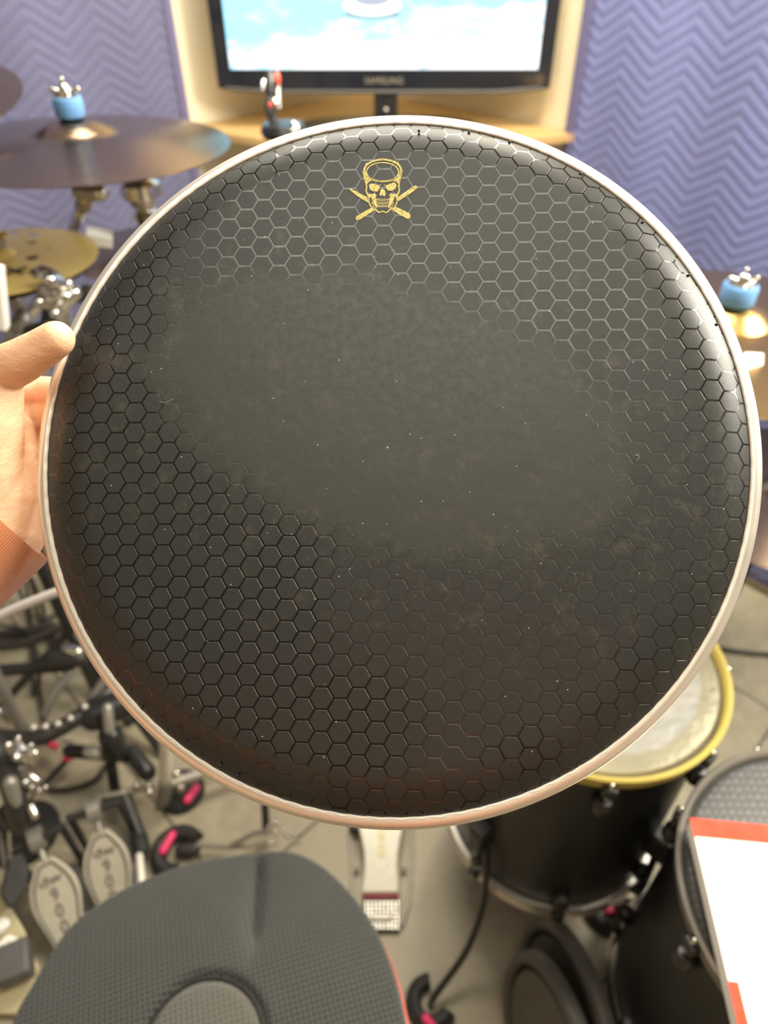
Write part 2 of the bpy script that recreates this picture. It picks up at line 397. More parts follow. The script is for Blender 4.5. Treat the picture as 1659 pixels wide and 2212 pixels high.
def honey_mat():
    t = NT('honeycomb_film'); o = t.obj()
    p = t.vmath('SUBTRACT', o, (lat0.x, lat0.y, 0)); x, y, z = t.sep(p)
    c_, s__ = cos(LROT), sin(LROT)
    u = t.math('ADD', t.math('MULTIPLY', x, c_/PITCH), t.math('MULTIPLY', y, s__/PITCH))
    v = t.math('ADD', t.math('MULTIPLY', x, -s__/PITCH), t.math('MULTIPLY', y, c_/PITCH))
    wob = t.noise(260, 2, .5, o)
    q = t.comb(t.math('ADD', v, 100), t.math('ADD', u, 100*sqrt(3)), 0)
    s3 = sqrt(3)
    h = (.5, s3/2, 0)
    a = t.vmath('SUBTRACT', t.vmath('MODULO', t.vmath('ADD', q, (.5, s3/2, 0)), (1, s3, 1)), h)
    b = t.vmath('SUBTRACT', t.vmath('MODULO', q, (1, s3, 1)), h)
    la = t.vmath('DOT_PRODUCT', a, a, 1); lb = t.vmath('DOT_PRODUCT', b, b, 1)
    sel = t.math('LESS_THAN', la, lb)
    n = t.n.new('ShaderNodeMix'); n.data_type = 'VECTOR'; t.put(n.inputs[0], sel); t.put(n.inputs[4], b); t.put(n.inputs[5], a); g = n.outputs[1]
    ab = t.vmath('ABSOLUTE', g); d1 = t.vmath('DOT_PRODUCT', ab, (.5, s3/2, 0), 1); gx = t.sep(ab)[0]
    e = t.math('SUBTRACT', .5, t.math('MAXIMUM', d1, gx))                     # 0 on the lines, .5 in a cell's middle
    hexm = t.step(e, .040, .056)
    # wear: distance from the beaten middle, broken up by noise
    wc = hl(840, 885); X, Y, Z = t.sep(o)
    dx = t.math('DIVIDE', t.math('SUBTRACT', X, wc.x), .108); dy = t.math('DIVIDE', t.math('SUBTRACT', Y, wc.y), .062)
    # the worn patch leans down to the right
    dy2 = t.math('ADD', dy, t.math('MULTIPLY', dx, .42))
    dd = t.math('SQRT', t.math('ADD', t.math('MULTIPLY', dx, dx), t.math('MULTIPLY', dy2, dy2)))
    nb = t.noise(34, 6, .68, o); nbig = t.noise(14, 3, .5, o)
    wear = t.step(t.math('ADD', dd, t.math('MULTIPLY', t.math('SUBTRACT', nb, .5), .9)), 1.28, .92)
    # second, lighter wear all over the lower right
    wc2 = hl(1130, 1130); ex = t.math('DIVIDE', t.math('SUBTRACT', X, wc2.x), .100); ey = t.math('DIVIDE', t.math('SUBTRACT', Y, wc2.y), .085)
    d3 = t.math('SQRT', t.math('ADD', t.math('MULTIPLY', ex, ex), t.math('MULTIPLY', ey, ey)))
    lo = t.math('MULTIPLY', t.step(t.math('ADD', d3, t.math('MULTIPLY', t.math('SUBTRACT', nbig, .5), 1.2)), 1.25, .7), .60)
    w_ = t.math('MAXIMUM', wear, lo)
    hexm2 = t.math('MAXIMUM', hexm, w_)
    scuff = t.noise(210, 6, .75, o); fine = t.noise(2600, 2, .6, o)
    near = t.step(dd, 2.6, 1.0)
    blot = t.math('MULTIPLY', t.step(t.noise(75, 6, .75, o), .52, .70), near)
    chex = t.mix(fine, (.018, .019, .0175), (.027, .0283, .0262))
    cw_ = t.mix(nb, (.032, .035, .028), (.044, .047, .038))
    c = t.mix(hexm2, (.008, .008, .008), chex)
    c = t.mix(t.math('MULTIPLY', wear, .9), c, cw_)
    c = t.mix(t.math('MULTIPLY', blot, .7), c, (.066, .063, .050))
    scr = t.noise(800, 4, .72, t.vmath('MULTIPLY', o, (1, .55, 1))); ring = t.math('MULTIPLY', t.step(dd, .75, 1.15), t.step(dd, 2.1, 1.25))
    lowr = t.step(Y, hl(840, 950).y, hl(840, 1150).y); scm = t.math('MULTIPLY', t.math('MULTIPLY', t.step(scr, .60, .70), ring), t.math('ADD', t.math('MULTIPLY', lowr, .75), .25))
    c = t.mix(t.math('MULTIPLY', scm, t.step(t.noise(60, 3, .6, o), .42, .6)), c, (.19, .18, .14))
    vor = t.n.new('ShaderNodeTexVoronoi'); vor.inputs['Scale'].default_value = 170; t.put(vor.inputs['Vector'], o)
    speck = t.math('MULTIPLY', t.math('LESS_THAN', vor.outputs['Distance'], .06), t.math('GREATER_THAN', t.sep(vor.outputs['Color'])[0], .72))
    c = t.mix(t.math('MULTIPLY', speck, .8), c, (.45, .43, .38))
    r = t.fmix(hexm2, .13, t.step(fine, .2, .8, .40, .50)); r = t.fmix(w_, r, t.step(scuff, .2, .8, .34, .60))
    t.set(color=c, rough=r, spec=t.fmix(hexm2, .62, .42))
    hgt = t.math('ADD', t.math('MULTIPLY', hexm2, 1.0), t.math('MULTIPLY', fine, .10))
    hgt = t.math('ADD', hgt, t.math('MULTIPLY', t.math('MULTIPLY', scuff, near), .8))
    dent = t.math('MULTIPLY', t.noise(26, 3, .5, o), t.math('MULTIPLY', t.step(dd, 1.4, .5), 3.2))
    t.bump(t.math('ADD', hgt, dent), .00012, 1.); return t.m
m = MB(); prof = [(.0005, 0)]+[(.152*i/26, 0) for i in range(1, 27)]
for i in range(1, 29):
    q = i/28; prof.append((.152+.0296*q, -.0085*q**2.7))
m.lathe(prof, 240); m.build('film', honey_mat(), head)
def hoop_mat():
    t = NT('satin_hoop'); n = t.noise(30, 4); t.set(color=t.mix(n, (.84, .79, .70), (.90, .86, .77)), rough=t.step(n, .2, .8, .30, .40), metal=.72); return t.m
m = MB(); pr = [(.1812, -.0200), (.1866, -.0200), (.1880, -.0188), (.18845, -.0160), (.1884, -.0125), (.1876, -.0098), (.1862, -.0082), (.1846, -.0074), (.1828, -.0072), (.1812, -.0078)]
m.lathe(pr, 240, closed_prof=True); m.build('flesh_hoop', hoop_mat(), head)
# ragged bead of resin between film and hoop
m = MB(); rb = random.Random(3); pts = []; rr = []
N = 520
for i in range(N):
    a = 2*pi*i/N; amp = .55+.45*sin(a-2.3); w = .0005*sin(a*118)*max(.15, amp)+.0002*rb.uniform(-1, 1)
    pts.append((cos(a)*(.1818+w*.6), sin(a)*(.1818+w*.6), -.0080)); rr.append(.0008+w*.4)
m.tube(pts, rr, 8, closed=True); m.build('resin_bead', simple('pale_resin', (.78, .73, .64), .35, 0, .05, 300), head)
# little black rivets of glue around the collar
for px, py in ((245, 1583), (395, 1607), (1265, 352), (1396, 467), (1497, 583), (1560, 690), (470, 1657), (508, 1680), (905, 276), (1015, 270), (1104, 290)):
    p = hl(px, py); a = atan2(p.y, p.x); rr_ = min(sqrt(p.x**2+p.y**2), .1795)
    MB().sphere((cos(a)*rr_, sin(a)*rr_, -.0085*((max(0, rr_-.162)/.0196)**2.3)), .0008, seg=8).build('glue_dot', M['black_plastic'], head)
# skull and crossed sticks
def gold_mat():
    t = NT('gold_print'); n = t.noise(900, 4, .7); t.set(color=t.mix(t.step(n, .35, .6), (.30, .25, .09), (.66, .54, .17)), rough=.55, metal=.15); return t.m
m = MB(); EZ = .00025
def em(q): p = hl(720+q[0]/7.541, 320+q[1]/7.541); return Vector((p.x, p.y, EZ))
def fill(poly):
    vs = [em(q) for q in poly]; tri = geometry.tessellate_polygon([vs]); m.add(vs, [tuple(t) for t in tri])
def stroke(pl, w, closed=False):
    n = len(pl); w = w/7.541/FP*Z0/2; ps = [em(q) for q in pl]; vs = []; fs = []
    for i, p in enumerate(ps):
        d = (ps[(i+1) % n]-ps[i-1]) if closed else (ps[min(i+1, n-1)]-ps[max(i-1, 0)])
        d.normalize(); nn = Vector((-d.y, d.x, 0)); vs += [p+nn*w, p-nn*w]
    for i in range(n if closed else n-1): j = (i+1) % n; fs.append((2*i, 2*i+1, 2*j+1, 2*j))
    m.add(vs, fs)
def ell(cx, cy, rx, ry, n=40): return [(cx+rx*cos(2*pi*i/n), cy+ry*sin(2*pi*i/n)) for i in range(n)]
stroke(ell(805, 368, 300, 178), 34, True); stroke(ell(803, 393, 262, 153), 20, True)
for q in ((540, 262), (1050, 245), (492, 400), (1118, 380), (800, 185)): fill(ell(*q, 17, 17, 10))
stroke([(495, 410), (515, 520), (537, 580), (545, 640), (532, 700), (558, 750), (580, 800), (580, 890), (612, 950), (680, 1000), (745, 1052), (805, 1032), (865, 1056), (925, 1005), (1010, 950), (1040, 880), (1035, 790), (1060, 735), (1078, 680), (1065, 640), (1075, 560), (1092, 480), (1112, 400)], 24)
fill([(500, 420), (560, 480), (635, 550), (590, 545), (575, 560), (548, 590), (520, 520)]); fill([(1105, 400), (1040, 480), (965, 550), (1010, 545), (1030, 558), (1068, 590), (1090, 500)])
fill([(580, 600), (610, 580), (680, 588), (756, 612), (752, 660), (720, 712), (650, 708), (600, 680)]); fill([(1025, 590), (1000, 565), (930, 580), (850, 615), (868, 668), (900, 702), (970, 695), (1012, 665), (1030, 620)])
fill([(755, 600), (780, 596), (765, 615)]); fill([(822, 590), (850, 612), (838, 622)])
fill([(800, 662), (840, 690), (856, 750), (832, 792), (803, 772), (775, 790), (753, 760), (765, 690)])
chk = [(580, 745), (640, 752), (670, 735), (692, 760), (706, 785), (688, 790), (695, 850), (700, 900), (722, 985), (690, 960), (645, 890), (620, 810), (585, 800)]
fill(chk); fill([(1612-x, y) for x, y in chk][::-1])
for yy in (848, 900, 952): stroke([(690+(yy-848)*.2, yy-18), (750, yy), (806, yy+6), (860, yy), (920-(yy-848)*.2, yy-20)], 9)
for k in range(9): stroke([(702+k*26, 822), (708+k*24.5, 890), (716+k*22.5, 966)], 7)
stroke([(620, 880), (665, 960), (700, 985)], 12); stroke([(992, 880), (947, 960), (912, 985)], 12)
fill([(258, 668), (282, 660), (420, 735), (548, 800), (572, 890), (530, 872), (400, 790), (300, 712)]); fill([(1345, 612), (1366, 628), (1366, 655), (1345, 676), (1180, 795), (1040, 880), (1038, 808), (1200, 700), (1295, 630)])
fill([(380, 1112), (440, 1075), (640, 965), (690, 1005), (540, 1100), (425, 1172), (385, 1184), (362, 1150)]); fill([(930, 985), (990, 945), (1235, 1062), (1262, 1105), (1246, 1150), (1205, 1155), (1080, 1090)])
m.build('skull_emblem', gold_mat(), head, smooth=False)
# stray hairs / lint
for px, py, l, a in ((1375, 995, 14, .9), (973, 582, 9, 1.4), (345, 868, 30, -.2), (1290, 925, 10, 1.2)):
    p = hl(px, py); MB().tube([(p.x, p.y, .0003), (p.x+cos(a)*l*.00012, p.y+sin(a)*l*.00012, .0005), (p.x+cos(a+.4)*l*.00024, p.y+sin(a+.4)*l*.00024, .0003)], .00010, 5).build('lint_hair', M['grey_cable'], head)

# ================================================================== PERSON (hand, sleeve; the rest stands behind the camera)
def skin_mat():
    t = NT('skin'); n = t.noise(18, 3); n2 = t.noise(140, 4, .6)
    c = t.mix(n, (.84, .47, .28), (.94, .66, .43)); c = t.mix(t.step(n2, .45, .7), c, (.90, .54, .34))
    t.set(color=c, rough=.48, sss=.12); t.b.inputs['Subsurface Radius'].default_value = (.012, .004, .002); t.b.inputs['Subsurface Scale'].default_value = .5
    o = t.obj(); x, y, z = t.sep(o)
    wrk = t.noise(55, 5, .7, t.vmath('MULTIPLY', o, (1, 1, 2.2)))
    t.bump(t.math('ADD', wrk, t.math('MULTIPLY', t.noise(900, 2), .12)), .0010); return t.m
def fabric(name, c, rib, dirv=None):
    t = NT(name); o = t.obj()
    n = t.noise(60, 4); d = t.vmath('DOT_PRODUCT', o, dirv, 1) if dirv else t.sep(o)[0]
    w = t.math('SINE', t.math('MULTIPLY', d, rib)); t.set(color=t.mix(n, tuple(x*.85 for x in c), c), rough=.85, sheen=.3)
    t.bump(t.math('ADD', w, t.math('MULTIPLY', n, 1.5)), .00022); return t.m
M['skin'] = skin_mat()
def caps(m, chain, seg=18):
    for (p, r), (q, s) in zip(chain[:-1], chain[1:]):
        p = Vector(p); q = Vector(q); k = 6
        m.tube([p+(q-p)*i/k for i in range(k+1)], [r+(s-r)*i/k for i in range(k+1)], seg, round_caps=True)
def remeshed(m, voxel, smooth_it, name='tmp'):
    me = bpy.data.meshes.new(name); me.from_pydata(m.v, [], m.f); me.update(); o = bpy.data.objects.new(name, me); COL.objects.link(o)
    r = o.modifiers.new('r', 'REMESH'); r.mode = 'VOXEL'; r.voxel_size = voxel
    s = o.modifiers.new('s', 'SMOOTH'); s.factor = .5; s.iterations = smooth_it
    bpy.context.view_layer.update()
    out = bpy.data.meshes.new_from_object(o.evaluated_get(bpy.context.evaluated_depsgraph_get())); bpy.data.objects.remove(o)
    for p in out.polygons: p.use_smooth = True
    return out
wrist = P(2, 1140, .392)
elbow = Vector((-.42, .07, 1.13)); shoL = Vector((-.20, -.40, 1.34)); shoR = Vector((.20, -.40, 1.34)); elbR = Vector((.30, -.28, 1.10)); wriR = Vector((.14, -.10, 1.36))
hand = MB()
caps(hand, [(elbow.lerp(wrist, .35), .036), (wrist, .0245)])
caps(hand, [(wrist, .0245), (P(18, 1085, .393), .0235), (P(10, 1010, .393), .0215), (P(12, 940, .396), .0165)])       # palm
caps(hand, [(P(48, 1105, .394), .0130), (P(64, 1050, .400), .0115)])                     # little-finger edge of the palm
caps(hand, [(P(-12, 1080, .385), .0180), (P(-30, 980, .376), .0180), (P(-22, 905, .372), .0170), (P(-8, 850, .369), .0135)])    # ball of the thumb
caps(hand, [(P(-30, 850, .372), .0140), (P(4, 800, .366), .0122), (P(48, 779, .360), .0112), (P(92, 752, .356), .0098), (P(122, 732, .353), .0090)])   # thumb
for (x0, y0, z0), (x1, y1, z1), (x2, y2, z2), (x3, y3, z3), r in (
        ((22, 850, .402), (82, 846, .410), (160, 850, .404), (215, 862, .394), .0088),
        ((30, 902, .404), (86, 906, .412), (175, 905, .404), (235, 915, .395), .0092),
        ((36, 962, .404), (88, 968, .412), (170, 962, .404), (225, 968, .395), .0090),
        ((44, 1022, .402), (90, 1026, .409), (150, 1015, .402), (195, 1018, .394), .0082)):
    caps(hand, [(P(x0, y0, z0), r*1.15), (P(x1, y1, z1), r*1.05), (P(x2, y2, z2), r*.98), (P(x3, y3, z3), r*.86)])
hm = remeshed(hand, .0011, 5, 'body')
body = MB()
caps(body, [((0, -.44, .98), .12), ((0, -.42, 1.10), .115), ((0, -.41, 1.25), .12), ((0, -.42, 1.34), .09)])
caps(body, [((-.13, -.41, 1.33), .06), (shoL, .052), (elbow, .040), (elbow.lerp(wrist, .4), .034)]); caps(body, [((.13, -.41, 1.33), .06), (shoR, .052), (elbR, .040), (wriR, .026), (wriR+Vector((-.03, .05, .06)), .02)])
caps(body, [((0, -.42, 1.36), .055), ((0, -.38, 1.60), .052)])
caps(body, [((0, -.36, 1.63), .062), ((0, -.34, 1.67), .075), ((0, -.35, 1.74), .082)]); body.sphere((0, -.262, 1.68), .014, (1, 1.4, 1.5)); body.sphere((-.078, -.35, 1.69), .018, (.4, 1, 1.5)); body.sphere((.078, -.35, 1.69), .018, (.4, 1, 1.5))
for s in (-1, 1): caps(body, [((s*.09, -.44, .95), .09), ((s*.13, -.42, .50), .062), ((s*.15, -.46, .10), .042), ((s*.15, -.40, .05), .04), ((s*.16, -.28, .035), .032)])
bm_ = remeshed(body, .009, 5, 'body')
per = thing('person', 'person in a rust brown hoodie gripping the drum head edge with the left hand', 'person', (0, -.42, 0))
b = bmesh.new(); b.from_mesh(hm); b.from_mesh(bm_); me = bpy.data.meshes.new('body'); b.to_mesh(me); b.free()
me.transform(Matrix.Translation((0, .42, 0))); me.materials.append(M['skin'])
for p in me.polygons: p.use_smooth = True
bo = bpy.data.objects.new('body', me); COL.objects.link(bo); bo.parent = per
def add_mesh(me, name, mat, parent, off):
    me.transform(Matrix.Translation(-Vector(off))); me.materials.clear(); me.materials.append(mat); me.name = name
    for p in me.polygons: p.use_smooth = True
    o = bpy.data.objects.new(name, me); COL.objects.link(o); o.parent = parent; return o
M['hoodie'] = fabric('rust_brown_jersey', (.58, .20, .070), 5200, (.3, .5, .8))
hd = MB()
caps(hd, [((0, -.44, .96), .165), ((0, -.42, 1.10), .158), ((0, -.41, 1.25), .155), ((0, -.42, 1.34), .115)])
caps(hd, [((-.12, -.41, 1.33), .085), (shoL, .075), (elbow, .056), (elbow.lerp(wrist, .45), .046), (elbow.lerp(wrist, .72), .036)]); caps(hd, [((.12, -.41, 1.33), .085), (shoR, .075), (elbR, .058), (elbR.lerp(wriR, .8), .044)])
hood = add_mesh(remeshed(hd, .009, 4), 'hoodie', M['hoodie'], per, (0, -.42, 0))
# ribbed cuff: slightly flared tube ending on the wrist
d = (P(2, 1158, .392)-elbow).normalized(); e0 = elbow.lerp(wrist, .60); e1 = wrist+d*.004
side = RT-d*RT.dot(d); side.normalize()
cf = MB(); prof = []; L = (e1-e0).length
for q, r in ((0, .0405), (.35, .0375), (.6, .034), (.72, .0305), (.8, .0300), (.93, .0295), (.985, .0290), (1.0, .0280), (.99, .0265), (.9, .0262)): prof.append((r, q*L))
cf.lathe(prof, 72, frame(e0, side, d)); cf.build('ribbed_cuff', fabric('ribbed_cuff', (.54, .19, .070), 6200, tuple(d.cross(side))), hood, world=True)
tr = MB()
for s in (-1, 1): caps(tr, [((s*.08, -.44, .98), .12), ((s*.13, -.42, .50), .085), ((s*.15, -.46, .12), .07)])
add_mesh(remeshed(tr, .01, 4), 'trousers', simple('dark_trousers', (.03, .032, .04), .85), per, (0, -.42, 0))
hr = MB(); caps(hr, [((0, -.385, 1.72), .083), ((0, -.375, 1.775), .078)]); add_mesh(remeshed(hr, .008, 3), 'hair', simple('dark_hair', (.05, .03, .02), .6, 0, .3, 200), per, (0, -.42, 0))

# ================================================================== CYMBALS
def cymbal_profile(R, bell, hb, hbow, n=18):
    p = [(.006, 0)]
    for i in range(1, 9): a = i/8; p.append((bell*a, -hb*(a**2.2)))
    z = -hb
    for i in range(1, n+1): a = i/n; p.append((bell+(R-bell)*a, z-hbow*(a**1.5)))
    return p+[(r, zz-.0012) for r, zz in p[::-1]]
def cymbal(name, label, c, R, mat, tilt=(0, 0), bell=.2, hb=.10, hbow=.07, holes=None, group=None):
    root = thing(name, label, 'cymbal', c, (tilt[0], tilt[1], 0), group)
    m = MB(); m.lathe(cymbal_profile(R, R*bell, R*hb, R*hbow), 96, closed_prof=True); 
    if not holes: m.build('bow', mat, root)
    if holes:
        rb_ = R*bell; H0 = -R*hb; cu = bpy.data.curves.new('c', 'CURVE'); cu.dimensions = '2D'; cu.fill_mode = 'BOTH'; cu.extrude = .0006
        for (x, y, r, n) in [(0, 0, R, 96), (0, 0, rb_, 40)]+[(x, y, r, 22) for x, y, r in holes if sqrt(x*x+y*y)+r < R*.985 and sqrt(x*x+y*y)-r > rb_]:
            sp = cu.splines.new('POLY'); sp.points.add(n-1); sp.use_cyclic_u = True
            for k in range(n): sp.points[k].co = (x+r*cos(2*pi*k/n), y+r*sin(2*pi*k/n), 0, 1)
        t_o = bpy.data.objects.new('c', cu); COL.objects.link(t_o); bpy.context.view_layer.update()
        nm = bpy.data.meshes.new_from_object(t_o.evaluated_get(bpy.context.evaluated_depsgraph_get())); bpy.data.objects.remove(t_o)
        bb = bmesh.new(); bb.from_mesh(nm)
        for ax_ in range(2):
            for k in range(-15, 16):
                co = [0, 0, 0]; co[ax_] = k*R/15.5; no = [0, 0, 0]; no[ax_] = 1
                bmesh.ops.bisect_plane(bb, geom=bb.verts[:]+bb.edges[:]+bb.faces[:], plane_co=co, plane_no=no)
        for v in bb.verts:
            q = (sqrt(v.co.x**2+v.co.y**2)-rb_)/(R-rb_); v.co.z += H0-R*hbow*max(0, q)**1.5
        bb.to_mesh(nm); bb.free(); nm.materials.clear(); nm.materials.append(mat); nm.name = 'bow'
        o = bpy.data.objects.new('bow', nm); COL.objects.link(o); o.parent = root
        MB().lathe([(.006, 0)]+[(rb_*i/8, -R*hb*((i/8)**2.2)) for i in range(1, 9)]+[(rb_*i/8, -R*hb*((i/8)**2.2)-.0012) for i in range(8, 0, -1)]+[(.006, -.0012)], 64).build('bell', mat, root)
    if False:
        cut = MB()
        for (x, y, r) in holes: cut.lathe([(0.0001, -.06), (r, -.06), (r, .06), (.0001, .06)], 24, Matrix.Translation((x, y, 0)))
        me = bpy.data.meshes.new('c'); me.from_pydata(cut.v, [], cut.f); bb = bmesh.new(); bb.from_mesh(me); bmesh.ops.remove_doubles(bb, verts=bb.verts, dist=2e-4); bmesh.ops.recalc_face_normals(bb, faces=bb.faces); bb.to_mesh(me); bb.free()
        co = bpy.data.objects.new('c', me); COL.objects.link(co)
        tmp = bpy.data.objects.new('t', o.data); COL.objects.link(tmp)
        bo_ = tmp.modifiers.new('b', 'BOOLEAN'); bo_.operation = 'DIFFERENCE'; bo_.object = co; bo_.solver = 'EXACT'
        bpy.context.view_layer.update()
        nm = bpy.data.meshes.new_from_object(tmp.evaluated_get(bpy.context.evaluated_depsgraph_get()))
        bpy.data.objects.remove(tmp); bpy.data.objects.remove(co); o.data = nm; nm.name = 'bow'
    return root
def top_hardware(root, c, felt_mat, fr=.021, fh=.026, nut_mat=None):
    """felt, washer and wing nut on a cymbal's centre; root has no rotation"""
    c = Vector(c)-root.location; nut_mat = nut_mat or M['chrome']; T = Matrix.Translation(c)
    MB().lathe([(.004, 0), (fr*.92, 0), (fr, .003), (fr, fh-.003), (fr*.92, fh), (.004, fh)], 32, T).build('felt', felt_mat, root)
    MB().lathe([(.004, fh), (fr*.8, fh), (fr*.8, fh+.003), (.004, fh+.003)], 28, T).build('washer', nut_mat, root)
    w = MB().lathe([(.003, fh+.003), (.009, fh+.003), (.0085, fh+.012), (.005, fh+.016), (.001, fh+.017)], 20, T)
    for s in (-1, 1): w.tube([c+Vector((s*.006, 0, fh+.005)), c+Vector((s*.014, 0, fh+.007)), c+Vector((s*.020, 0, fh+.010))], [.004, .0045, .003], 10, round_caps=True)
    w.tube([c+Vector((0, 0, fh+.01)), c+Vector((0, 0, fh+.022))], .003, 10, round_caps=True)
    w.build('wing_nut', nut_mat, root)
def rod(root, name, pts, r, mat, smooth=0, seg=14):
    pts = [Vector(p) for p in pts]
    if smooth: pts = smooth_path(pts, smooth)
    return MB().tube(pts, r, seg, round_caps=True).build(name, mat, root, world=True)

c1 = P(172, 322, 1.07); R1 = .228
cymbal('crash_cymbal', 'large dark bronze cymbal left of the television with blue felt on its bell', c1+Vector((0, 0, .042)), R1, M['dark_bronze'], (-.018, .02), .27, .08, .08)
st = thing('cymbal_stand', 'chrome boom stand carrying the large dark cymbal on the left', 'stand', (c1.x, c1.y, 0))
top_hardware(st, (c1.x, c1.y, c1.z+.044), M['blue_felt'])
a = P(192, 412, 1.12); b_ = P(160, 488, 1.27); c_ = P(112, 612, 1.30); d_ = P(8, 752, 1.30); dn = d_+(d_-c_)*.35
rod(st, 'tilter_post', [Vector((c1.x, c1.y, c1.z+.07)), Vector((c1.x, c1.y, c1.z-.02)), a], .0055, M['chrome'])
rod(st, 'tilter', [P(172, 414, 1.085), P(218, 418, 1.085)], .012, M['dull_steel'])
MB().sphere(P(216, 416, 1.08), .011).build('tilter_knob', M['chrome'], st, world=True)
rod(st, 'boom_arm', [a, b_], .0105, M['chrome']); rod(st, 'boom_joint', [a.lerp(b_, .25), a.lerp(b_, .4)], .0135, M['dull_steel'])
rod(st, 'boom_tube', [b_, c_], .0085, M['chrome']); rod(st, 'lower_boom', [c_, d_, dn], .0125, M['chrome'])
rod(st, 'boom_collar', [P(50, 690, 1.19), P(42, 704, 1.19)], .016, M['dull_steel'])
basep = Vector((c_.x+.01, c_.y, 0))
rod(st, 'upright_tube', [c_, Vector((c_.x+.005, c_.y, .55))], .0135, M['chrome']); rod(st, 'lower_tube', [Vector((c_.x+.005, c_.y, .60)), Vector((c_.x+.005, c_.y, .06))], .017, M['chrome'])
for k in range(3):
    an = radians(30+120*k); ft = Vector((c_.x+.3*cos(an), c_.y+.3*sin(an), .012))
    lg = rod(st, 'leg', [Vector((c_.x+.02*cos(an), c_.y+.02*sin(an), .34)), ft], .009, M['chrome']); MB().sphere(ft+Vector((0, 0, .003)), .015, (1, 1, .9)).build('rubber_foot', M['rubber'], lg, world=True)

# cluster of clamps beneath the small gold cymbal
cl = thing('hardware_clamp', 'cluster of chrome clamps and wing screws under the small gold cymbal', 'clamp', P(118, 640, 1.10))
rc = random.Random(11)
for i, (x, y) in enumerate(((88, 600), (112, 596), (132, 612), (95, 628), (120, 636), (140, 640), (105, 655), (128, 662))):
    q = P(x, y, 1.08+rc.uniform(-.02, .03)); e = q+Vector((rc.uniform(-.02, .02), rc.uniform(-.02, .02), rc.uniform(-.02, .02)))
    rod(cl, 'clamp_barrel', [q, e], rc.uniform(.007, .013), M['chrome'] if i % 3 else M['dull_steel'])
for x, y in ((122, 598), (146, 612), (84, 652), (118, 676), (104, 706)): MB().sphere(P(x, y, 1.07), .0085).build('wing_screw', M['chrome'], cl, world=True)
rod(cl, 'black_post', [P(110, 640, 1.11), P(98, 720, 1.13)], .010, M['black_metal']); rod(cl, 'black_post', [P(124, 640, 1.11), P(125, 730, 1.14)], .007, M['dull_steel'])
rod(cl, 'black_knob', [P(64, 716, 1.1), P(100, 706, 1.1)], .010, M['rubber']); rod(cl, 'black_knob', [P(168, 640, 1.12), P(192, 630, 1.12)], .011, M['rubber'])

c2 = P(-2, 545, 1.13); R2 = .149
hol = []
for x, y, r in ((67, 498, .009), (22, 491, .010), (66, 517, .0075), (60, 492-5, .004), (40, 532, .010), (67, 550, .009), (10, 547, .006), (-20, 530, .01), (102, 530, .003), (50, 510, .003), (-45, 545, .01), (-20, 580, .008)):
    p = F(x, y, c2.z) - c2; hol.append((p.x, p.y, r*1.15))
fxc = cymbal('effects_cymbal', 'small gold cymbal with round holes and black lettering at the left edge', c2+Vector((0, 0, .008)), R2, M['gold'], (0, 0), .17, .08, .06, holes=hol)
cymbal('stack_cymbal', 'dark cymbal stacked under the small gold one, seen through its holes', c2+Vector((0, 0, -.004)), R2*.93, M['dark_bronze'], (0, 0), .17, .08, .06)
tc = F(44, 578, c2.z)-c2
ink = simple('black_ink', (.015, .012, .008), .5)
text_mesh('FX', .036, 'lettering', ink, fxc, Matrix.Translation((tc.x+.004, tc.y+.004, -.0126)) @ Matrix.Rotation(radians(192), 4, 'Z'), .0012, 1.3, 1.25)
st = thing('effects_cymbal_stand', 'chrome post holding the small gold cymbal at the left edge', 'stand', (c2.x, c2.y, 0))
top_hardware(st, (c2.x, c2.y, c2.z+.008), simple('grey_felt', (.25, .23, .2), .9), .015, .012, M['bronze'])
rod(st, 'post', [c2+Vector((0, 0, .03)), Vector((c2.x, c2.y, c2.z-.1)), P(100, 640, 1.13)], .006, M['chrome'])
rod(st, 'upright_tube', [Vector((c2.x, c2.y, c2.z-.08)), Vector((c2.x, c2.y, .02))], .011, M['dull_steel'])
MB().lathe([(.001, .0), (.09, .0), (.085, .012), (.001, .018)], 24, Matrix.Translation((c2.x, c2.y, .002))).build('foot_plate', M['rubber'], st, world=True)
# white bright block at the very left edge
wb = MB(); q0 = P(-22, 640, .95); wb.box((0, 0, 0), (.04, .02, .09)); o = wb.build('white_tag', M['white_paper'], bevel=.003); o.location = q0; o.rotation_euler = (0, .25, .1); tag(o, 'white card clipped to hardware at the left edge above the thumb', 'card')

c3 = P(296, 515, 1.32); R3 = .125
cymbal('splash_cymbal', 'brown bronze cymbal half hidden behind the gold one and the drum head', c3, R3, M['dark_bronze'], (.05, -.05), .22, .1, .08)
st = thing('splash_cymbal_stand', 'chrome knob and post through the brown cymbal behind the drum head', 'stand', (c3.x, c3.y, 0))
kb = Vector((c3.x, c3.y, c3.z))
MB().lathe([(.003, .0), (.017, .0), (.020, .01), (.014, .018), (.020, .03), (.028, .036), (.028, .052), (.02, .058), (.003, .06)], 14, Matrix.Translation(P(318, 478, 1.27)) @ Matrix.Scale(1.25, 4)).build('knob', M['chrome'], st, world=True)
rod(st, 'post', [P(318, 455, 1.30), Vector((P(318, 455, 1.3).x, P(318, 455, 1.3).y, .03))], .009, M['chrome'])
o = MB().box((0, 0, 0), (.045, .03, .022)).build('cymbal_highlight', M['white_paper'], bevel=.002); o.location = P(214, 513, 1.29); o.rotation_euler = (.2, .25, .3); tag(o, 'white block added as a highlight beside the right rim of the small gold cymbal', 'tape')  # white block in place of the highlight on the splash cymbal

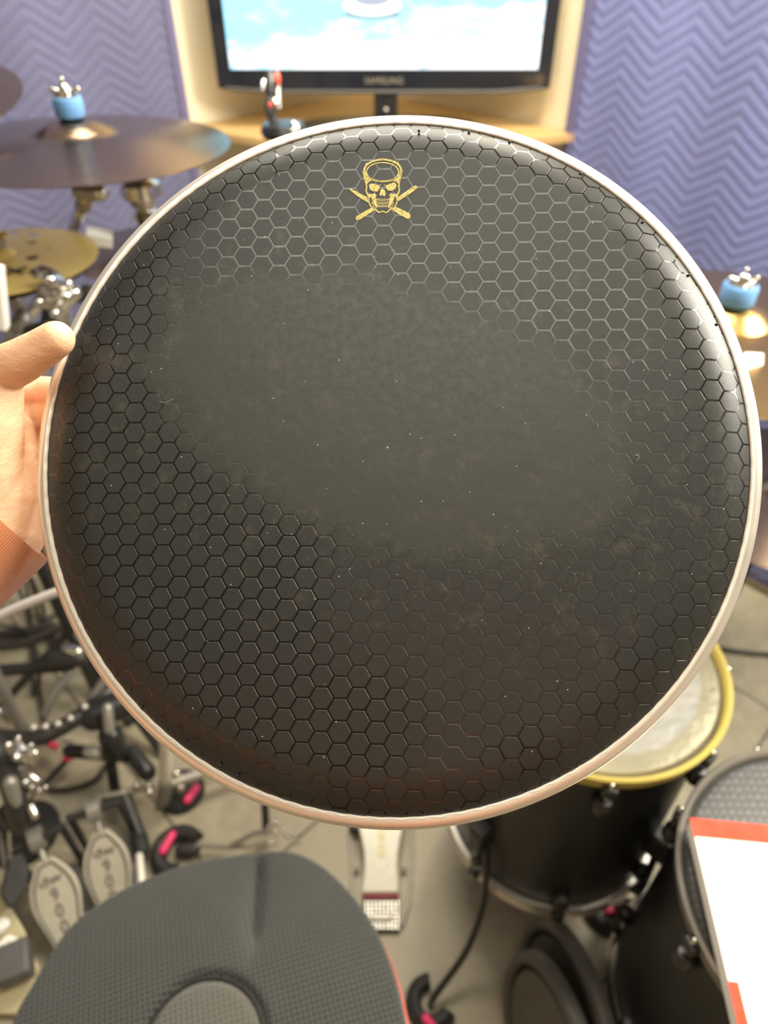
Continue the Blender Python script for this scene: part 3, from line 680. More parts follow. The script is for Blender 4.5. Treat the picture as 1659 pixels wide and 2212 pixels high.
# cymbal cropped by the upper left edge
c4 = P(-178, 182, 1.0)
cymbal('ride_cymbal', 'dark cymbal edge cropped at the upper left corner', c4, .135, M['dark_bronze'], (.22, 0), .2, .1, .05)
st = thing('ride_cymbal_stand', 'chrome stand under the cymbal cropped at the upper left corner', 'stand', (c4.x, c4.y, 0))
rod(st, 'upright_tube', [Vector((c4.x, c4.y, c4.z+.03)), Vector((c4.x, c4.y, .02))], .009, M['chrome']); MB().lathe([(.001, .0), (.10, .0), (.09, .012), (.001, .02)], 24, Matrix.Translation((c4.x, c4.y, .002))).build('foot_plate', M['rubber'], st, world=True)

# right cymbals
c5 = P(1586, 694, 1.10); R5 = .252
cymbal('ride_cymbal', 'large golden bronze cymbal with blue felt at the right edge behind the drum head', c5+Vector((0, 0, .03)), R5, M['bronze'], (.0, -.03), .22, .11, .08)
st = thing('cymbal_stand', 'chrome stand through the golden cymbal with blue felt at the right edge', 'stand', (c5.x, c5.y, 0))
top_hardware(st, (c5.x-.008, c5.y, c5.z+.030), M['blue_felt'], .026, .030)
rod(st, 'upright_tube', [c5+Vector((0, 0, .05)), Vector((c5.x, c5.y, .03))], .011, M['chrome'])
for k in range(3):
    an = radians(70+120*k); ft = Vector((c5.x+.26*cos(an), c5.y+.26*sin(an), .012)); lg = rod(st, 'leg', [Vector((c5.x, c5.y, .32)), ft], .009, M['chrome']); MB().sphere(ft, .014).build('rubber_foot', M['rubber'], lg, world=True)
o = MB().box((0, 0, 0), (.032, .004, .038)).build('white_piece', M['white_paper'], bevel=.001); o.location = P(1626, 792, 1.0); o.rotation_euler = (-.6, .15, .2); tag(o, 'small white piece on the golden cymbal at the right edge', 'tag')  # thin white plate set against the golden cymbal
c6 = P(1700, 1040, 1.45); cymbal('crash_cymbal', 'dark bronze cymbal below the golden one at the right edge', c6, .215, M['dark_bronze'], (.12, -.05), .2, .1, .08)
st = thing('low_cymbal_stand', 'dark post under the lower cymbal at the right edge', 'stand', (c6.x, c6.y, 0))
rod(st, 'upright_tube', [c6+Vector((0, 0, .03)), Vector((c6.x, c6.y, .02))], .010, M['black_metal'])

# ================================================================== clip-on microphone in front of the television
mic = thing('clip_microphone', 'small black clip-on microphone with red marks in front of the television', 'microphone', P(590, 250, 1.35))
Z = 1.35
rod(mic, 'body', [P(585, 165, Z), P(587, 205, Z)], .0115, M['black_plastic']); rod(mic, 'gooseneck', [P(587, 205, Z), P(582, 235, Z), P(592, 262, Z)], .009, M['rubber'], 5)
rod(mic, 'side_bar', [P(599, 160, Z-.01), P(602, 232, Z-.01)], .0042, M['silver']); rod(mic, 'red_band', [P(599, 164, Z-.02), P(600, 176, Z-.02)], .0052, M['red'])
MB().sphere(P(594, 224, Z-.02), .008, (1, 1, 1.3)).build('chrome_joint', M['chrome'], mic, world=True); MB().sphere(P(584, 227, Z-.022), .0045).build('red_button', M['red'], mic, world=True)
rod(mic, 'thumb_screw', [P(570, 176, Z), P(567, 194, Z)], .0048, M['chrome'])
q = P(612, 282, Z); m = MB(); m.lathe([(.002, -.012), (.040, -.010), (.044, .0), (.038, .012), (.002, .016)], 28, Matrix.Translation(q)); m.build('clamp_body', M['black_plastic'], mic, world=True)
rod(mic, 'chrome_lever', smooth_path([P(634, 268, Z-.03), P(641, 276, Z-.03), P(632, 285, Z-.03)], 5), .006, M['chrome'])
rod(mic, 'post', [P(600, 290, Z), Vector((q.x, q.y, .02))], .009, M['black_metal'])

# ================================================================== FLOOR TOMS
def rubber_cup(center, r, h, a0, a1, rotz=0.):
    """crescent-shaped rubber foot lying on the floor"""
    m = MB(); pr = [(r*.42, .0), (r*.42, h*.55), (r*.55, h*.9), (r*.75, h), (r*.93, h*.75), (r, h*.3), (r, 0)]
    m.lathe(pr, 26, Matrix.Translation(Vector(center)) @ Matrix.Rotation(rotz, 4, 'Z'), closed_prof=True, a0=a0, a1=a1); return m
def floor_tom(label, top, bot, r, head_mat, hoop_mat, lug_angles, bottom_mat, legs):
    top = Vector(top); bot = Vector(bot); axis = (top-bot); H = axis.length; q = Vector((0, 0, 1)).rotation_difference(axis)
    root = thing('floor_tom', label, 'drum', bot); root.rotation_euler = q.to_euler()
    inv = (Matrix.Translation(bot) @ q.to_matrix().to_4x4()).inverted()
    z0, z1 = 0., H
    MB().lathe([(r-.008, z0), (r, z0), (r, z1), (r-.008, z1)], 96, closed_prof=True).build('shell', M['drum_black'], root)
    MB().lathe([(.0005, z1+.004), (r-.014, z1+.004), (r-.004, z1+.0035), (r+.002, z1-.004)], 96).build('batter_head', head_mat, root)
    def hoop(z, mat, up):
        rr = r+.009; s = 1 if up else -1
        MB().lathe([(rr-.007, z-.012*s), (rr, z-.012*s), (rr+.0015, z+.006*s), (rr+.004, z+.010*s), (rr+.001, z+.013*s), (rr-.003, z+.010*s), (rr-.005, z+.004*s)], 96, closed_prof=True).build('hoop', mat, root)
    hoop(z1, hoop_mat, True); hoop(z0, bottom_mat, False)
    for an in lug_angles:
        a = radians(an); T = Matrix.Rotation(a, 4, 'Z')
        for zl, zc, s, zk in ((z1-.055, z1-.045, 1, z1-.012), (z0+.055, z0+.045, -1, z0+.001)):
            lg = MB().lathe([(.001, -.018), (.010, -.016), (.013, -.008), (.013, .008), (.010, .016), (.001, .018)], 16, T @ Matrix.Translation((r+.010, 0, zl))).build('lug', M['black_metal'], root)
            MB().tube([T @ Vector((r+.013, 0, zc)), T @ Vector((r+.013, 0, zc+.038*s))], .0032, 8).build('tension_rod', M['chrome'], lg)
            MB().box((0, 0, 0), (.012, .020, .018), T @ Matrix.Translation((r+.014, 0, zk))).build('hoop_claw', M['black_metal'], lg, bevel=.003)
            MB().tube([T @ Vector((r+.015, 0, zk)), T @ Vector((r+.015, 0, zk+.018*s))], .0036, 8, round_caps=True).build('rod_head', M['chrome'], lg)
    def loc(m): m.v = [tuple(inv @ Vector(v)) for v in m.v]; return m
    for pts, foot, fr, arc, tape in legs:
        lg = loc(MB().tube(smooth_path(pts, 5), .0062, 12, round_caps=True)).build('leg', M['black_metal'], root)
        loc(rubber_cup(foot, fr, .028, arc[0], arc[1])).build('rubber_foot', M['rubber'], lg)
        loc(MB().tube([tape[0], tape[1]], tape[2], 10, round_caps=True)).build('pink_tape', M['pink'], lg)
        loc(MB().box((0, 0, 0), (.045, .03, .06), Matrix.Translation(Vector(pts[0])) @ Matrix.Rotation(atan2(pts[0].y-bot.y, pts[0].x-bot.x), 4, 'Z'))).build('leg_bracket', M['black_metal'], root, bevel=.006)
    return root
def coated():
    t = NT('silver_film'); x, y, z = t.sep(t.obj()); r = t.math('SQRT', t.math('ADD', t.math('MULTIPLY', x, x), t.math('MULTIPLY', y, y)))
    n = t.noise(14, 4, .6); c = t.mix(n, (.24, .235, .21), (.32, .315, .28)); c = t.mix(t.step(r, .150, .156), c, (.24, .22, .15)); t.set(color=c, rough=.28, metal=.5); t.bump(n, .002); return t.m
def dots():
    t = NT('textured_black_film'); v = t.n.new('ShaderNodeTexVoronoi'); v.inputs['Scale'].default_value = 95; v.inputs['Randomness'].default_value = .15; t.put(v.inputs['Vector'], t.obj()); n = t.step(v.outputs['Distance'], .25, .55)
    t.set(color=t.mix(n, (.060, .058, .054), (.034, .033, .031)), rough=.42); t.bump(t.math('SUBTRACT', 1, n), .0003); return t.m
T1 = (.306, .645); r1 = .182
ft1 = F(932, 2168, 0); ft2 = F(1312, 1972, 0)
l1 = [Vector((T1[0]-r1*.80, T1[1]-r1*.66, .36)), F(1050, 1868, .31), F(1042, 1955, .20), F(1007, 2055, .09), F(940, 2150, .03), F(930, 2172, .022)]
l2 = [Vector((T1[0]+r1*.72+.005, T1[1]-r1*.75, .36)), Vector((T1[0]+r1*.72+.012, T1[1]-r1*.80, .15)), ft2+Vector((.012, .0, .03))]
floor_tom('black floor tom with silver head and yellow rim, right of the bass pedal', (T1[0], T1[1], .652), (T1[0], T1[1], .225), r1, coated(), M['yellow_hoop'], (-140, -95, -50, -5, 40, 85, 130, 175),
          M['silver'], [(l1, ft1, .047, (radians(95), radians(330)), (ft1+Vector((-.012, -.03, .03)), ft1+Vector((.008, -.05, .022)), .008)),
                        (l2, ft2, .045, (radians(150), radians(390)), (F(1306, 1962, .03), F(1320, 1966, .03), .008))])
T2 = (.558, .326); r2 = .192
l3 = [Vector((T2[0]-r2*.3, T2[1]+r2*.96, .34)), Vector((T2[0]-r2*.32, T2[1]+r2*1.02, .1)), Vector((T2[0]-.08, T2[1]+.22, .03))]; f3 = Vector((T2[0]-.08, T2[1]+.23, 0))
floor_tom('black floor tom with textured black head at the right edge, under the white sheet', (T2[0], T2[1], .60), (T2[0], T2[1], .20), r2, dots(), M['grey_hoop'], (190, 235, 145, 100, 10, 55, 325, 280),
          M['chrome'], [(l3, f3, .045, (radians(60), radians(300)), (f3+Vector((-.02, 0, .03)), f3+Vector((-.035, 0, .02)), .006))])
# white sheet / carton with red edges lying on the right tom
HB = .642
A_ = F(1492, 1768, HB); B_ = F(1600, 2230, HB); u_ = (A_-B_).normalized(); v_ = Vector((u_.y, -u_.x, 0)); Lb = .33; Wb = .30
box = thing('drum_head_carton', 'flat white carton with red edges lying on the right floor tom', 'carton', (A_.x, A_.y, .619))
def bp(x, y, z): q = A_+v_*x-u_*y; return Vector((q.x, q.y, z))
m = MB(); vs = [bp(0, 0, .620), bp(Wb, 0, .620), bp(Wb, Lb, .620), bp(0, Lb, .620)]; vs += [Vector((p.x, p.y, HB-.001)) for p in vs]; m.add(vs, [(0, 3, 2, 1), (4, 5, 6, 7), (0, 1, 5, 4), (1, 2, 6, 5), (2, 3, 7, 6), (3, 0, 4, 7)]); m.build('carton_body', M['white_paper'], box, world=True, bevel=.001)
def strip(x0, y0, x1, y1, name='red_edge'):
    m = MB(); vs = [bp(x0, y0, HB-.0008), bp(x1, y0, HB-.0008), bp(x1, y1, HB-.0008), bp(x0, y1, HB-.0008)]; vs += [Vector((p.x, p.y, HB)) for p in vs]; m.add(vs, [(0, 3, 2, 1), (4, 5, 6, 7), (0, 1, 5, 4), (1, 2, 6, 5), (2, 3, 7, 6), (3, 0, 4, 7)]); m.build(name, M['red_card'], box, world=True)
strip(-.0005, -.0005, Wb, .022); strip(-.0007, .175, .010, Lb)

# ------------------------------------------------------------------ two round black discs leaning at the lower edge
def upright_pad(label, ctr, r, n, rim, face):
    root = thing('practice_pad', label, 'practice pad', (ctr.x, ctr.y, 0))
    T = frame(Vector((0, 0, ctr.z)), UP, n)
    MB().lathe([(.0005, .012), (r*.80, .010), (r*.84, .002), (r*.86, -.006), (.0005, -.006)], 72, T).build('playing_face', face, root)
    MB().lathe([(r*.86, .004), (r*.88, .012), (r*.93, .016), (r*.975, .012), (r, .004), (r, -.008), (r*.87, -.008)], 72, T, closed_prof=True).build('rim', rim, root)
    return root
dk = simple('dark_brown_pad', (.050, .043, .036), .6); gk = simple('olive_grey_pad', (.10, .092, .07), .6); rk = simple('worn_grey_rim', (.085, .080, .066), .5)
def pad_normal(s): v = RT*s-FW*.22; return v.normalized()
c_a = P(1222, 2205, 1.15); upright_pad('dark round pad with grey rim standing at the lower edge, behind the front one', c_a, .150, pad_normal(-.80), rk, dk)
c_b = P(1190, 2292, 1.10); upright_pad('front round pad with olive grey face standing at the lower edge', c_b, .150, pad_normal(-.80), rk, gk)

# ================================================================== PEDALS
def pedal(name, label, toe, heel, w, mat, txt=None, group=None, lift=.10, plate=None):
    toe = Vector((toe[0], toe[1], 0)); heel = Vector((heel[0], heel[1], 0)); d = (toe-heel); L = d.length; yaw = atan2(d.y, d.x)-pi/2
    root = thing(name, label, 'pedal', heel, (0, 0, yaw), group)
    m = MB(); m.box((0, L/2, .006), (w*.92, L*1.05, .012)); m.build('base_plate', plate or M['dull_steel'], root, bevel=.003)
    T = Matrix.Translation((0, 0, .022)) @ Matrix.Rotation(math.asin(min(.9, lift/L)), 4, 'X')
    half = [(.30, 0), (.34, .12), (.33, .25), (.42, .42), (.50, .58), (.50, .70), (.43, .82), (.28, .93), (.16, 1.0)]
    pts = smooth_path([Vector((x*w, y*L, 0)) for x, y in half], 5); poly = [(p.x, p.y) for p in pts]+[(-p.x, p.y) for p in pts[::-1]]
    fb = MB().prism(poly, 0, .007, T).build('footboard', mat, root, bevel=.002)
    inner = [(x*.80, L*.03+y*.92) for x, y in poly]
    MB().tube([T @ Vector((x, y, .0074)) for x, y in inner], .0018, 6, closed=True).build('border_line', M['black_metal'], fb)
    if txt:
        text_mesh('dw', .026, 'maker_mark', M['black_metal'], fb, T @ Matrix.Translation((0, L*.80, .0076)), .0006, 1, 1.3)
        for i, ch in enumerate('9000'): text_mesh(ch, .034, 'model_digit', M['black_metal'], fb, T @ Matrix.Translation((0, L*(.655-.150*i), .0076)), .0003, 1, .85)
    m = MB()
    for s in (-1, 1): m.tube([(s*w*.55, L*.98, 0), (s*w*.55, L*1.0, .16)], .008, 12)
    m.tube([(-w*.55, L, .155), (w*.55, L, .155)], .007, 12); m.build('frame', M['black_metal'], root)
    m = MB(); tp = T @ Vector((0, L, .006)); m.tube([tp, (0, L*1.0, .15)], .006, 8); m.lathe([(.001, -.012), (.022, -.012), (.022, .012), (.001, .012)], 20, Matrix.Translation((0, L, .155)) @ Matrix.Rotation(pi/2, 4, 'Y')); m.build('chain_drive', M['dull_steel'], root)
    return root, T, L
satin = simple('satin_grey_footboard', (.46, .42, .34), .42, .35, .05, 60)
pedal('double_pedal', 'grey double bass pedal marked 9000, leftmost of the lettered pair', (F(92, 1830, .12)+Vector((0, 0, 0)))[:2], F(168, 2085, .02)[:2], .084, satin, True, 'lettered drum pedals')
pedal('double_pedal', 'grey double bass pedal marked 9000, right of the lettered pair', F(215, 1768, .12)[:2], F(262, 2020, .02)[:2], .084, satin, True, 'lettered drum pedals')
# centre bass drum pedal
toe = F(822, 1700, .10); heel = F(824, 2022, .012)
bp_ = thing('bass_drum_pedal', 'bright silver bass drum pedal on the floor under the drum head', 'pedal', (heel.x, heel.y, 0))
def pz(x, y, h): return F(x, y, h)
bright = simple('silver_painted_glare', (.96, .93, .80), .30, .25, .03, 60)  # near-white base colour carries the blown glare of the metal
def quadstrip(rows, th):
    m = MB(); n = len(rows)
    for a, b in rows: m.v += [tuple(a), tuple(b), tuple(a-Vector((0, 0, th))), tuple(b-Vector((0, 0, th)))]
    for i in range(n-1):
        k = 4*i; m.f += [(k, k+1, k+5, k+4), (k+2, k+6, k+7, k+3), (k, k+4, k+6, k+2), (k+1, k+3, k+7, k+5)]
    m.f += [(0, 2, 3, 1), (4*n-4, 4*n-3, 4*n-1, 4*n-2)]; return m
rows = []
for y, xl, xr in ((1928, 782, 860), (1915, 783, 861), (1895, 786, 860), (1870, 788, 858), (1840, 787, 860), (1815, 782, 864), (1790, 776, 869), (1750, 770, 876), (1710, 768, 880), (1670, 775, 875), (1630, 790, 860)):
    h = .022+.085*(1928-y)/300; rows.append((pz(xl, y, h), pz(xr, y, h)))
fb = quadstrip(rows, .006).build('footboard', bright, bp_, world=True, bevel=.003)
for i, (y, ch) in enumerate(((1838, '0'), (1800, '0'), (1762, '0'), (1724, '9'))):
    p = pz(824, y, .022+.085*(1928-y)/300+.0012); sl = atan2(.085, .27); text_mesh(ch, .036, 'model_digit', M['yellow_hoop'], fb, Matrix.Translation(p-bp_.location) @ Matrix.Rotation(sl, 4, 'X'), .0006, 1, .8)
m = MB(); a, b2, c3_, d4 = pz(785, 2010, .012), pz(864, 2010, .012), pz(862, 1942, .016), pz(783, 1942, .016); quad = quadstrip([(a, b2), (d4, c3_)], .008); hp = quad.build('heel_plate', simple('dark_grey_heel_plate', (.12, .115, .10), .5), bp_, world=True, bevel=.002)
m = MB()
for i in range(9):
    for j in range(7):
        if j == 4 and 1 < i < 7: continue
        x = 791+i*8.5; y = 1950+j*9; p = pz(x, y, .0165); m.box((0, 0, 0), (.0030, .0040, .003), Matrix.Translation(p))
m.build('tread_studs', M['silver'], hp, world=True)
rod(bp_, 'heel_bar', [pz(805, 1983, .019), pz(843, 1983, .019)], .005, M['silver'])
rod(bp_, 'red_hinge_strip', [pz(790, 1937, .018), pz(856, 1937, .018)], .0052, simple('dark_red', (.25, .03, .035), .4))
for s, x0, x1 in ((0, 760, 778), (1, 888, 868)): rod(bp_, 'side_rail', smooth_path([pz(x0-4 if s == 0 else x0+4, 1790, .01), pz(x0, 1870, .008), pz(x0+(3 if s == 0 else -3), 1940, .006), pz(x1, 2000, .006)], 5), .0032, M['dull_steel'])
for x in (771, 872): MB().sphere(pz(x, 1876, .015), .006).build('rail_bolt', M['silver'], bp_, world=True)
m = MB(); t1 = pz(790, 1630, .107); t2 = pz(860, 1630, .107); m.tube([t1-Vector((.02, 0, .1)), t1+Vector((-.02, 0, .08)), t2+Vector((.02, 0, .08)), t2-Vector((-.02, 0, .1))], .009, 12); m.build('frame', M['black_metal'], bp_, world=True)
rod(bp_, 'clamp_knob', [pz(762, 1790, .02), pz(772, 1793, .02)], .009, M['black_metal'])

# far-left hi-hat pedal board with white traction dots
hh = thing('hi_hat_pedal', 'pale cream pedal board with perforated white dots at the lower left edge', 'pedal', (F(10, 2050).x, F(10, 2050).y, 0))
cream = simple('cream_footboard', (.62, .54, .34), .4, .2, .04)
rows = [(F(-70, 2190, .02), F(45, 2190, .02)), (F(-90, 2090, .04), F(82, 2090, .04)), (F(-80, 2010, .06), F(52, 2010, .06)), (F(-80, 1950, .075), F(16, 1950, .075)), (F(-80, 1900, .09), F(-10, 1900, .09))]
fb = quadstrip(rows, .008).build('footboard', cream, hh, world=True, bevel=.002)
for x, y in ((2, 2004), (8, 1996), (18, 2034), (28, 2036), (10, 2048), (-6, 2040)):
    p = F(x, y, .054+.0006*(2034-y)); MB().lathe([(.0005, .0035), (.0095, .0035), (.0105, .001), (.0105, -.002)], 18, Matrix.Translation(p)).build('traction_dot', M['white_paper'], fb, world=True); MB().sphere(p+Vector((0, 0, .0036)), .0018, (1, 1, .3), 8).build('dot_screw', M['black_metal'], fb, world=True)
bl = MB(); bl.box((0, 0, 0), (.058, .062, .045)); o = bl.build('rubber_block', simple('grey_rubber_block', (.095, .09, .088), .5), bevel=.006); q = F(36, 2085, .06); o.location = (q.x, q.y, .072); o.rotation_euler = (.05, .0, radians(24)); tag(o, 'dark grey rounded block on the cream pedal board', 'block')
# black bass beater
bt = thing('bass_drum_beater', 'black felt beater with two thin rods beside the lettered pedals', 'beater', F(32, 1905, .10))
m = MB(); q = F(32, 1905, .12); fr = frame(q, RT, UP.cross(Vector((0, 0, 0))) if False else (C0-q)); hexp = [(-.020, .045), (.004, .050), (.021, .020), (.024, -.012), (.002, -.046), (-.022, -.020)]
m.prism(hexp, -.02, .012, fr); m.build('felt_block', M['rubber'], bt, world=True, bevel=.005)
rod(bt, 'rod', [F(22, 1865, .14), F(20, 1790, .2)], .003, M['chrome']); rod(bt, 'rod', [F(10, 1870, .14), F(0, 1800, .2)], .003, M['dull_steel'])

# ================================================================== LEFT HARDWARE
# tall black pole behind the sleeve
pole = thing('black_stand', 'tall black pole stand beside the sleeve, left of the drum head', 'stand', F(215, 1500, 0))
pb = F(215, 1500, 0)
rod(pole, 'pole', [Vector((pb.x, pb.y, .02)), Vector((pb.x, pb.y, .95))], .016, M['black_metal'])
for k in range(3):
    an = radians(200+120*k); ftp = pb+Vector((.26*cos(an), .26*sin(an), .012)); rod(pole, 'leg', [pb+Vector((0, 0, .25)), ftp], .010, M['black_metal'])
# hi-hat stand with chrome cluster
hs = thing('hi_hat_stand', 'chrome hi-hat stand clutch and rods at the left edge beside the pedals', 'stand', F(60, 1680, 0))
rod(hs, 'drive_tube', [F(-30, 1575, .42), F(26, 1700, .34), F(44, 1770, .28)], .019, M['black_metal']); rod(hs, 'tube_insert', [F(22, 1690, .36), F(40, 1750, .30)], .013, M['dull_steel'])
rh = random.Random(5)
for x, y, h in ((18, 1628, .38), (30, 1610, .38), (38, 1625, .4), (48, 1640, .38), (60, 1618, .38), (70, 1612, .4), (78, 1620, .4), (62, 1640, .38), (74, 1645, .38), (28, 1650, .36), (12, 1660, .36), (74, 1684, .34), (82, 1686, .34), (62, 1706, .32), (104, 1700, .3), (76, 1722, .3), (30, 1742, .3), (76, 1762, .3)):
    q = F(x, y, h); MB().tube([q, q+Vector((rh.uniform(-.012, .012), rh.uniform(-.012, .012), rh.uniform(.006, .02)))], rh.uniform(.004, .0075), 10, round_caps=True).build('chrome_fitting', M['chrome'], hs, world=True)
rod(hs, 'bright_pin', [F(40, 1614, .42), F(35, 1636, .42)], .006, M['chrome']); rod(hs, 'clutch_body', [F(20, 1640, .36), F(60, 1630, .36)], .016, M['dull_steel']); rod(hs, 'base_tube', [F(40, 1660, .34), F(48, 1800, .02)], .012, M['dull_steel'])
rod(hs, 'tension_knob', [F(14, 1755, .26), F(34, 1780, .24)], .016, M['black_metal'])
MB().lathe([(.001, 0), (.075, 0), (.07, .012), (.001, .02)], 20, Matrix.Translation(F(52, 1800, 0))).build('foot_plate', M['black_metal'], hs, world=True)

def leg_thing(name, label, cat, segs, base):
    root = thing(name, label, cat, base)
    for nm, pts, r, mat, sm in segs: rod(root, nm, pts, r, mat, sm)
    return root
leg_thing('tripod_leg', 'grey steel tripod leg with pink tape ending left of the pedals', 'stand leg', [
    ('tube', [F(-10, 1535, .22), F(60, 1578, .14), F(108, 1606, .05)], .010, M['dull_steel'], 0), ('tube_highlight', [F(-4, 1538, .225), F(26, 1556, .19)], .0125, M['chrome'], 0),  # chrome piece added as the white highlight along the tube
    ('pink_tape', [F(110, 1606, .06), F(118, 1612, .055)], .009, M['pink'], 0), ('collar', [F(34, 1566, .19), F(42, 1572, .18)], .014, M['silver'], 0), ('upper_tube', [F(-20, 1440, .4), F(46, 1572, .19)], .012, M['dull_steel'], 0)], F(110, 1610, 0))
leg_thing('tripod_leg', 'thin black stand leg marked with pink tape, above the leftmost lettered pedal', 'stand leg', [
    ('tube', [F(148, 1638, .05), F(80, 1712, .03)], .0065, M['black_metal'], 0), ('pink_tape', [F(144, 1638, .06), F(153, 1634, .06)], .009, M['pink'], 0), ('chrome_cap', [F(138, 1605, .08), F(156, 1611, .08)], .0085, M['chrome'], 0)], F(120, 1670, 0))
rk_ = thing('drum_rack', 'black jointed rack bars on the floor behind the pedals', 'rack', F(250, 1640, 0))
rod(rk_, 'cross_bar', [F(150, 1622, .14), F(215, 1628, .13), F(300, 1636, .12)], .0145, M['black_metal']); rod(rk_, 'bar_cap', [F(286, 1628, .13), F(318, 1668, .12)], .019, M['black_plastic'])
rod(rk_, 'chrome_collar', [F(193, 1622, .16), F(212, 1628, .155)], .0135, M['silver'])
rod(rk_, 'upright', [F(238, 1640, .13), F(250, 1712, .03)], .012, M['black_metal']); rod(rk_, 'lower_bar', [F(205, 1738, .06), F(272, 1722, .06)], .015, M['black_metal']); rod(rk_, 'lower_bar_top', [F(212, 1722, .08), F(268, 1712, .08)], .006, M['grey_hoop'])
rod(rk_, 'slanted_leg', [F(270, 1722, .07), F(305, 1815, .03)], .013, M['black_metal']); rod(rk_, 'leg_end', [F(300, 1810, .03), F(306, 1835, .03)], .018, M['rubber'])
rod(rk_, 'upper_bar', [F(-20, 1590, .26), F(60, 1598, .26), F(120, 1578, .26), F(190, 1535, .26), F(240, 1490, .26)], .017, M['black_metal'], 5)
rod(rk_, 'second_bar', [F(-20, 1450, .3), F(150, 1438, .3)], .013, M['black_metal']); rod(rk_, 'short_bar', [F(115, 1425, .34), F(170, 1422, .34)], .019, M['black_metal'])
rod(rk_, 'brace', [F(150, 1455, .3), F(122, 1490, .28), F(98, 1540, .24)], .0095, M['dull_steel']); rod(rk_, 'brace', [F(235, 1455, .3), F(195, 1515, .26)], .009, M['dull_steel'])
rod(rk_, 'clamp_block', [F(205, 1545, .25), F(262, 1520, .25)], .032, M['black_plastic']); rod(rk_, 'clamp_block', [F(240, 1590, .2), F(250, 1620, .16)], .026, M['black_plastic'])
rod(rk_, 'clamp_arm', [F(232, 1530, .29), F(236, 1575, .26)], .011, M['dull_steel'])
for x, y in ((98, 1570), (125, 1564), (152, 1552), (72, 1572), (183, 1527)): MB().sphere(F(x, y, .285), .0075).build('bolt_head', M['silver'], rk_, world=True)
rod(rk_, 'chrome_end', [F(145, 1401, .36), F(168, 1408, .36)], .011, M['chrome'])
lk = thing('chrome_linkage', 'chrome drive shaft with joints running to the right of the lettered pedals', 'linkage', F(380, 1690, 0))
rod(lk, 'shaft', [F(282, 1708, .08), F(340, 1696, .08), F(380, 1690, .08)], .008, M['silver']); rod(lk, 'shaft_tube', [F(376, 1690, .08), F(480, 1655, .08), F(560, 1625, .08)], .0105, M['silver'])
for x, y in ((296, 1698), (322, 1698), (324, 1712), (350, 1698), (366, 1692), (382, 1672)): MB().sphere(F(x, y, .095), .0085, (1, 1, 1.2)).build('universal_joint', M['chrome'], lk, world=True)
rod(lk, 'support_pin', [F(390, 1700, .07), F(388, 1716, .01)], .008, M['silver'])
ct = thing('chrome_tube', 'short vertical chrome tube with a painted bright reflection beside the drum head rim', 'tube', F(356, 1720, 0))
rod(ct, 'tube', [F(357, 1685, .10), F(358, 1625, .22), F(359, 1590, .3)], .013, bright); rod(ct, 'lower_tube', [F(355, 1740, .0), F(357, 1690, .10)], .014, M['dull_steel'])  # upper tube coloured near white to show the chrome's reflection
bs = thing('bright_rod', 'chrome strip with painted glare on the floor right of the lettered pedals', 'rod', F(306, 1920, 0)); rod(bs, 'rod', [F(301, 1850, .05), F(309, 1935, .05)], .0075, bright)  # gleam of the chrome put into the near-white colour
# feet with pink tape
def taped_foot(label, ctr, r, a0, a1, tape, solid=False):
    c = F(*ctr); root = thing('stand_foot', label, 'stand foot', c, (0, 0, 0), 'round rubber stand feet with pink tape')
    if solid: m = MB().lathe([(.0005, .022), (r*.5, .023), (r*.8, .020), (r*.97, .012), (r, .003), (r, 0), (.0005, 0)], 40, Matrix.Translation(c))
    else: m = rubber_cup(c, r, .030, a0, a1)
    m.build('rubber_pad', M['rubber'], root, world=True)
    MB().tube([F(*tape[0], .03), F(*tape[1], .03)], .0085, 10, round_caps=True).build('pink_tape', M['pink'], root, world=True); return root
taped_foot('solid round black rubber foot with pink tape under the chrome drive shaft', (392, 1712), .052, 0, 0, ((424, 1702), (404, 1728)), True)
g = taped_foot('crescent shaped black rubber foot with pink tape above the throne', (388, 1846), .058, radians(40), radians(285), ((372, 1804), (352, 1838)))
rod(g, 'inner_stub', [F(392, 1836, .02), F(418, 1836, .02)], .014, M['rubber']); 
lg = thing('thin_stand_leg', 'thin grey leg running right from the crescent foot to chrome fittings', 'stand leg', F(500, 1830, 0))
rod(lg, 'rod', [F(425, 1826, .03), F(490, 1830, .03), F(575, 1826, .04)], .0045, M['dull_steel']); rod(lg, 'brace', [F(500, 1826, .04), F(550, 1800, .06), F(585, 1795, .08)], .005, M['dull_steel'])
for x, y, b in ((582, 1790, 1), (592, 1778, 0), (600, 1780, 0), (594, 1800, 0), (590, 1822, 0), (582, 1822, 0), (612, 1797, 0), (630, 1803, 0), (640, 1803, 0), (644, 1818, 0), (622, 1806, 0)):
    MB().sphere(F(x, y, .10), .0075 if b else .006, (1, 1, 1.5 if b else 1)).build('chrome_fitting', M['chrome'], lg, world=True)
rod(lg, 'black_post', [F(572, 1740, .1), F(575, 1795, .06)], .008, M['black_metal'])
# cables
rcb = random.Random(9)
for i, (x0, y0, x1, y1, x2, y2) in enumerate(((48, 1235, 64, 1330, 78, 1420), (60, 1240, 80, 1320, 108, 1390), (38, 1265, 66, 1360, 74, 1500), (70, 1250, 98, 1340, 132, 1408), (78, 1420, 84, 1480, 96, 1560), (-10, 1350, 60, 1360, 150, 1310))):
    pts = [F(x0, y0, .12), F((x0+x1)/2+4, (y0+y1)/2, .08), F(x1, y1, .02), F((x1+x2)/2, (y1+y2)/2, .012), F(x2, y2, .012)]
    o = MB().tube(smooth_path(pts, 6), .0055, 8, round_caps=True).build('audio_cable', M['cable']); tag(o, 'thin dark cable below the brown sleeve, '+('leftmost upright strand', 'second upright strand from the left', 'upright strand reaching furthest down', 'rightmost upright strand', 'short strand below the chrome fitting', 'strand running level to the drum head')[i], 'cable', 'dark cables below the sleeve')
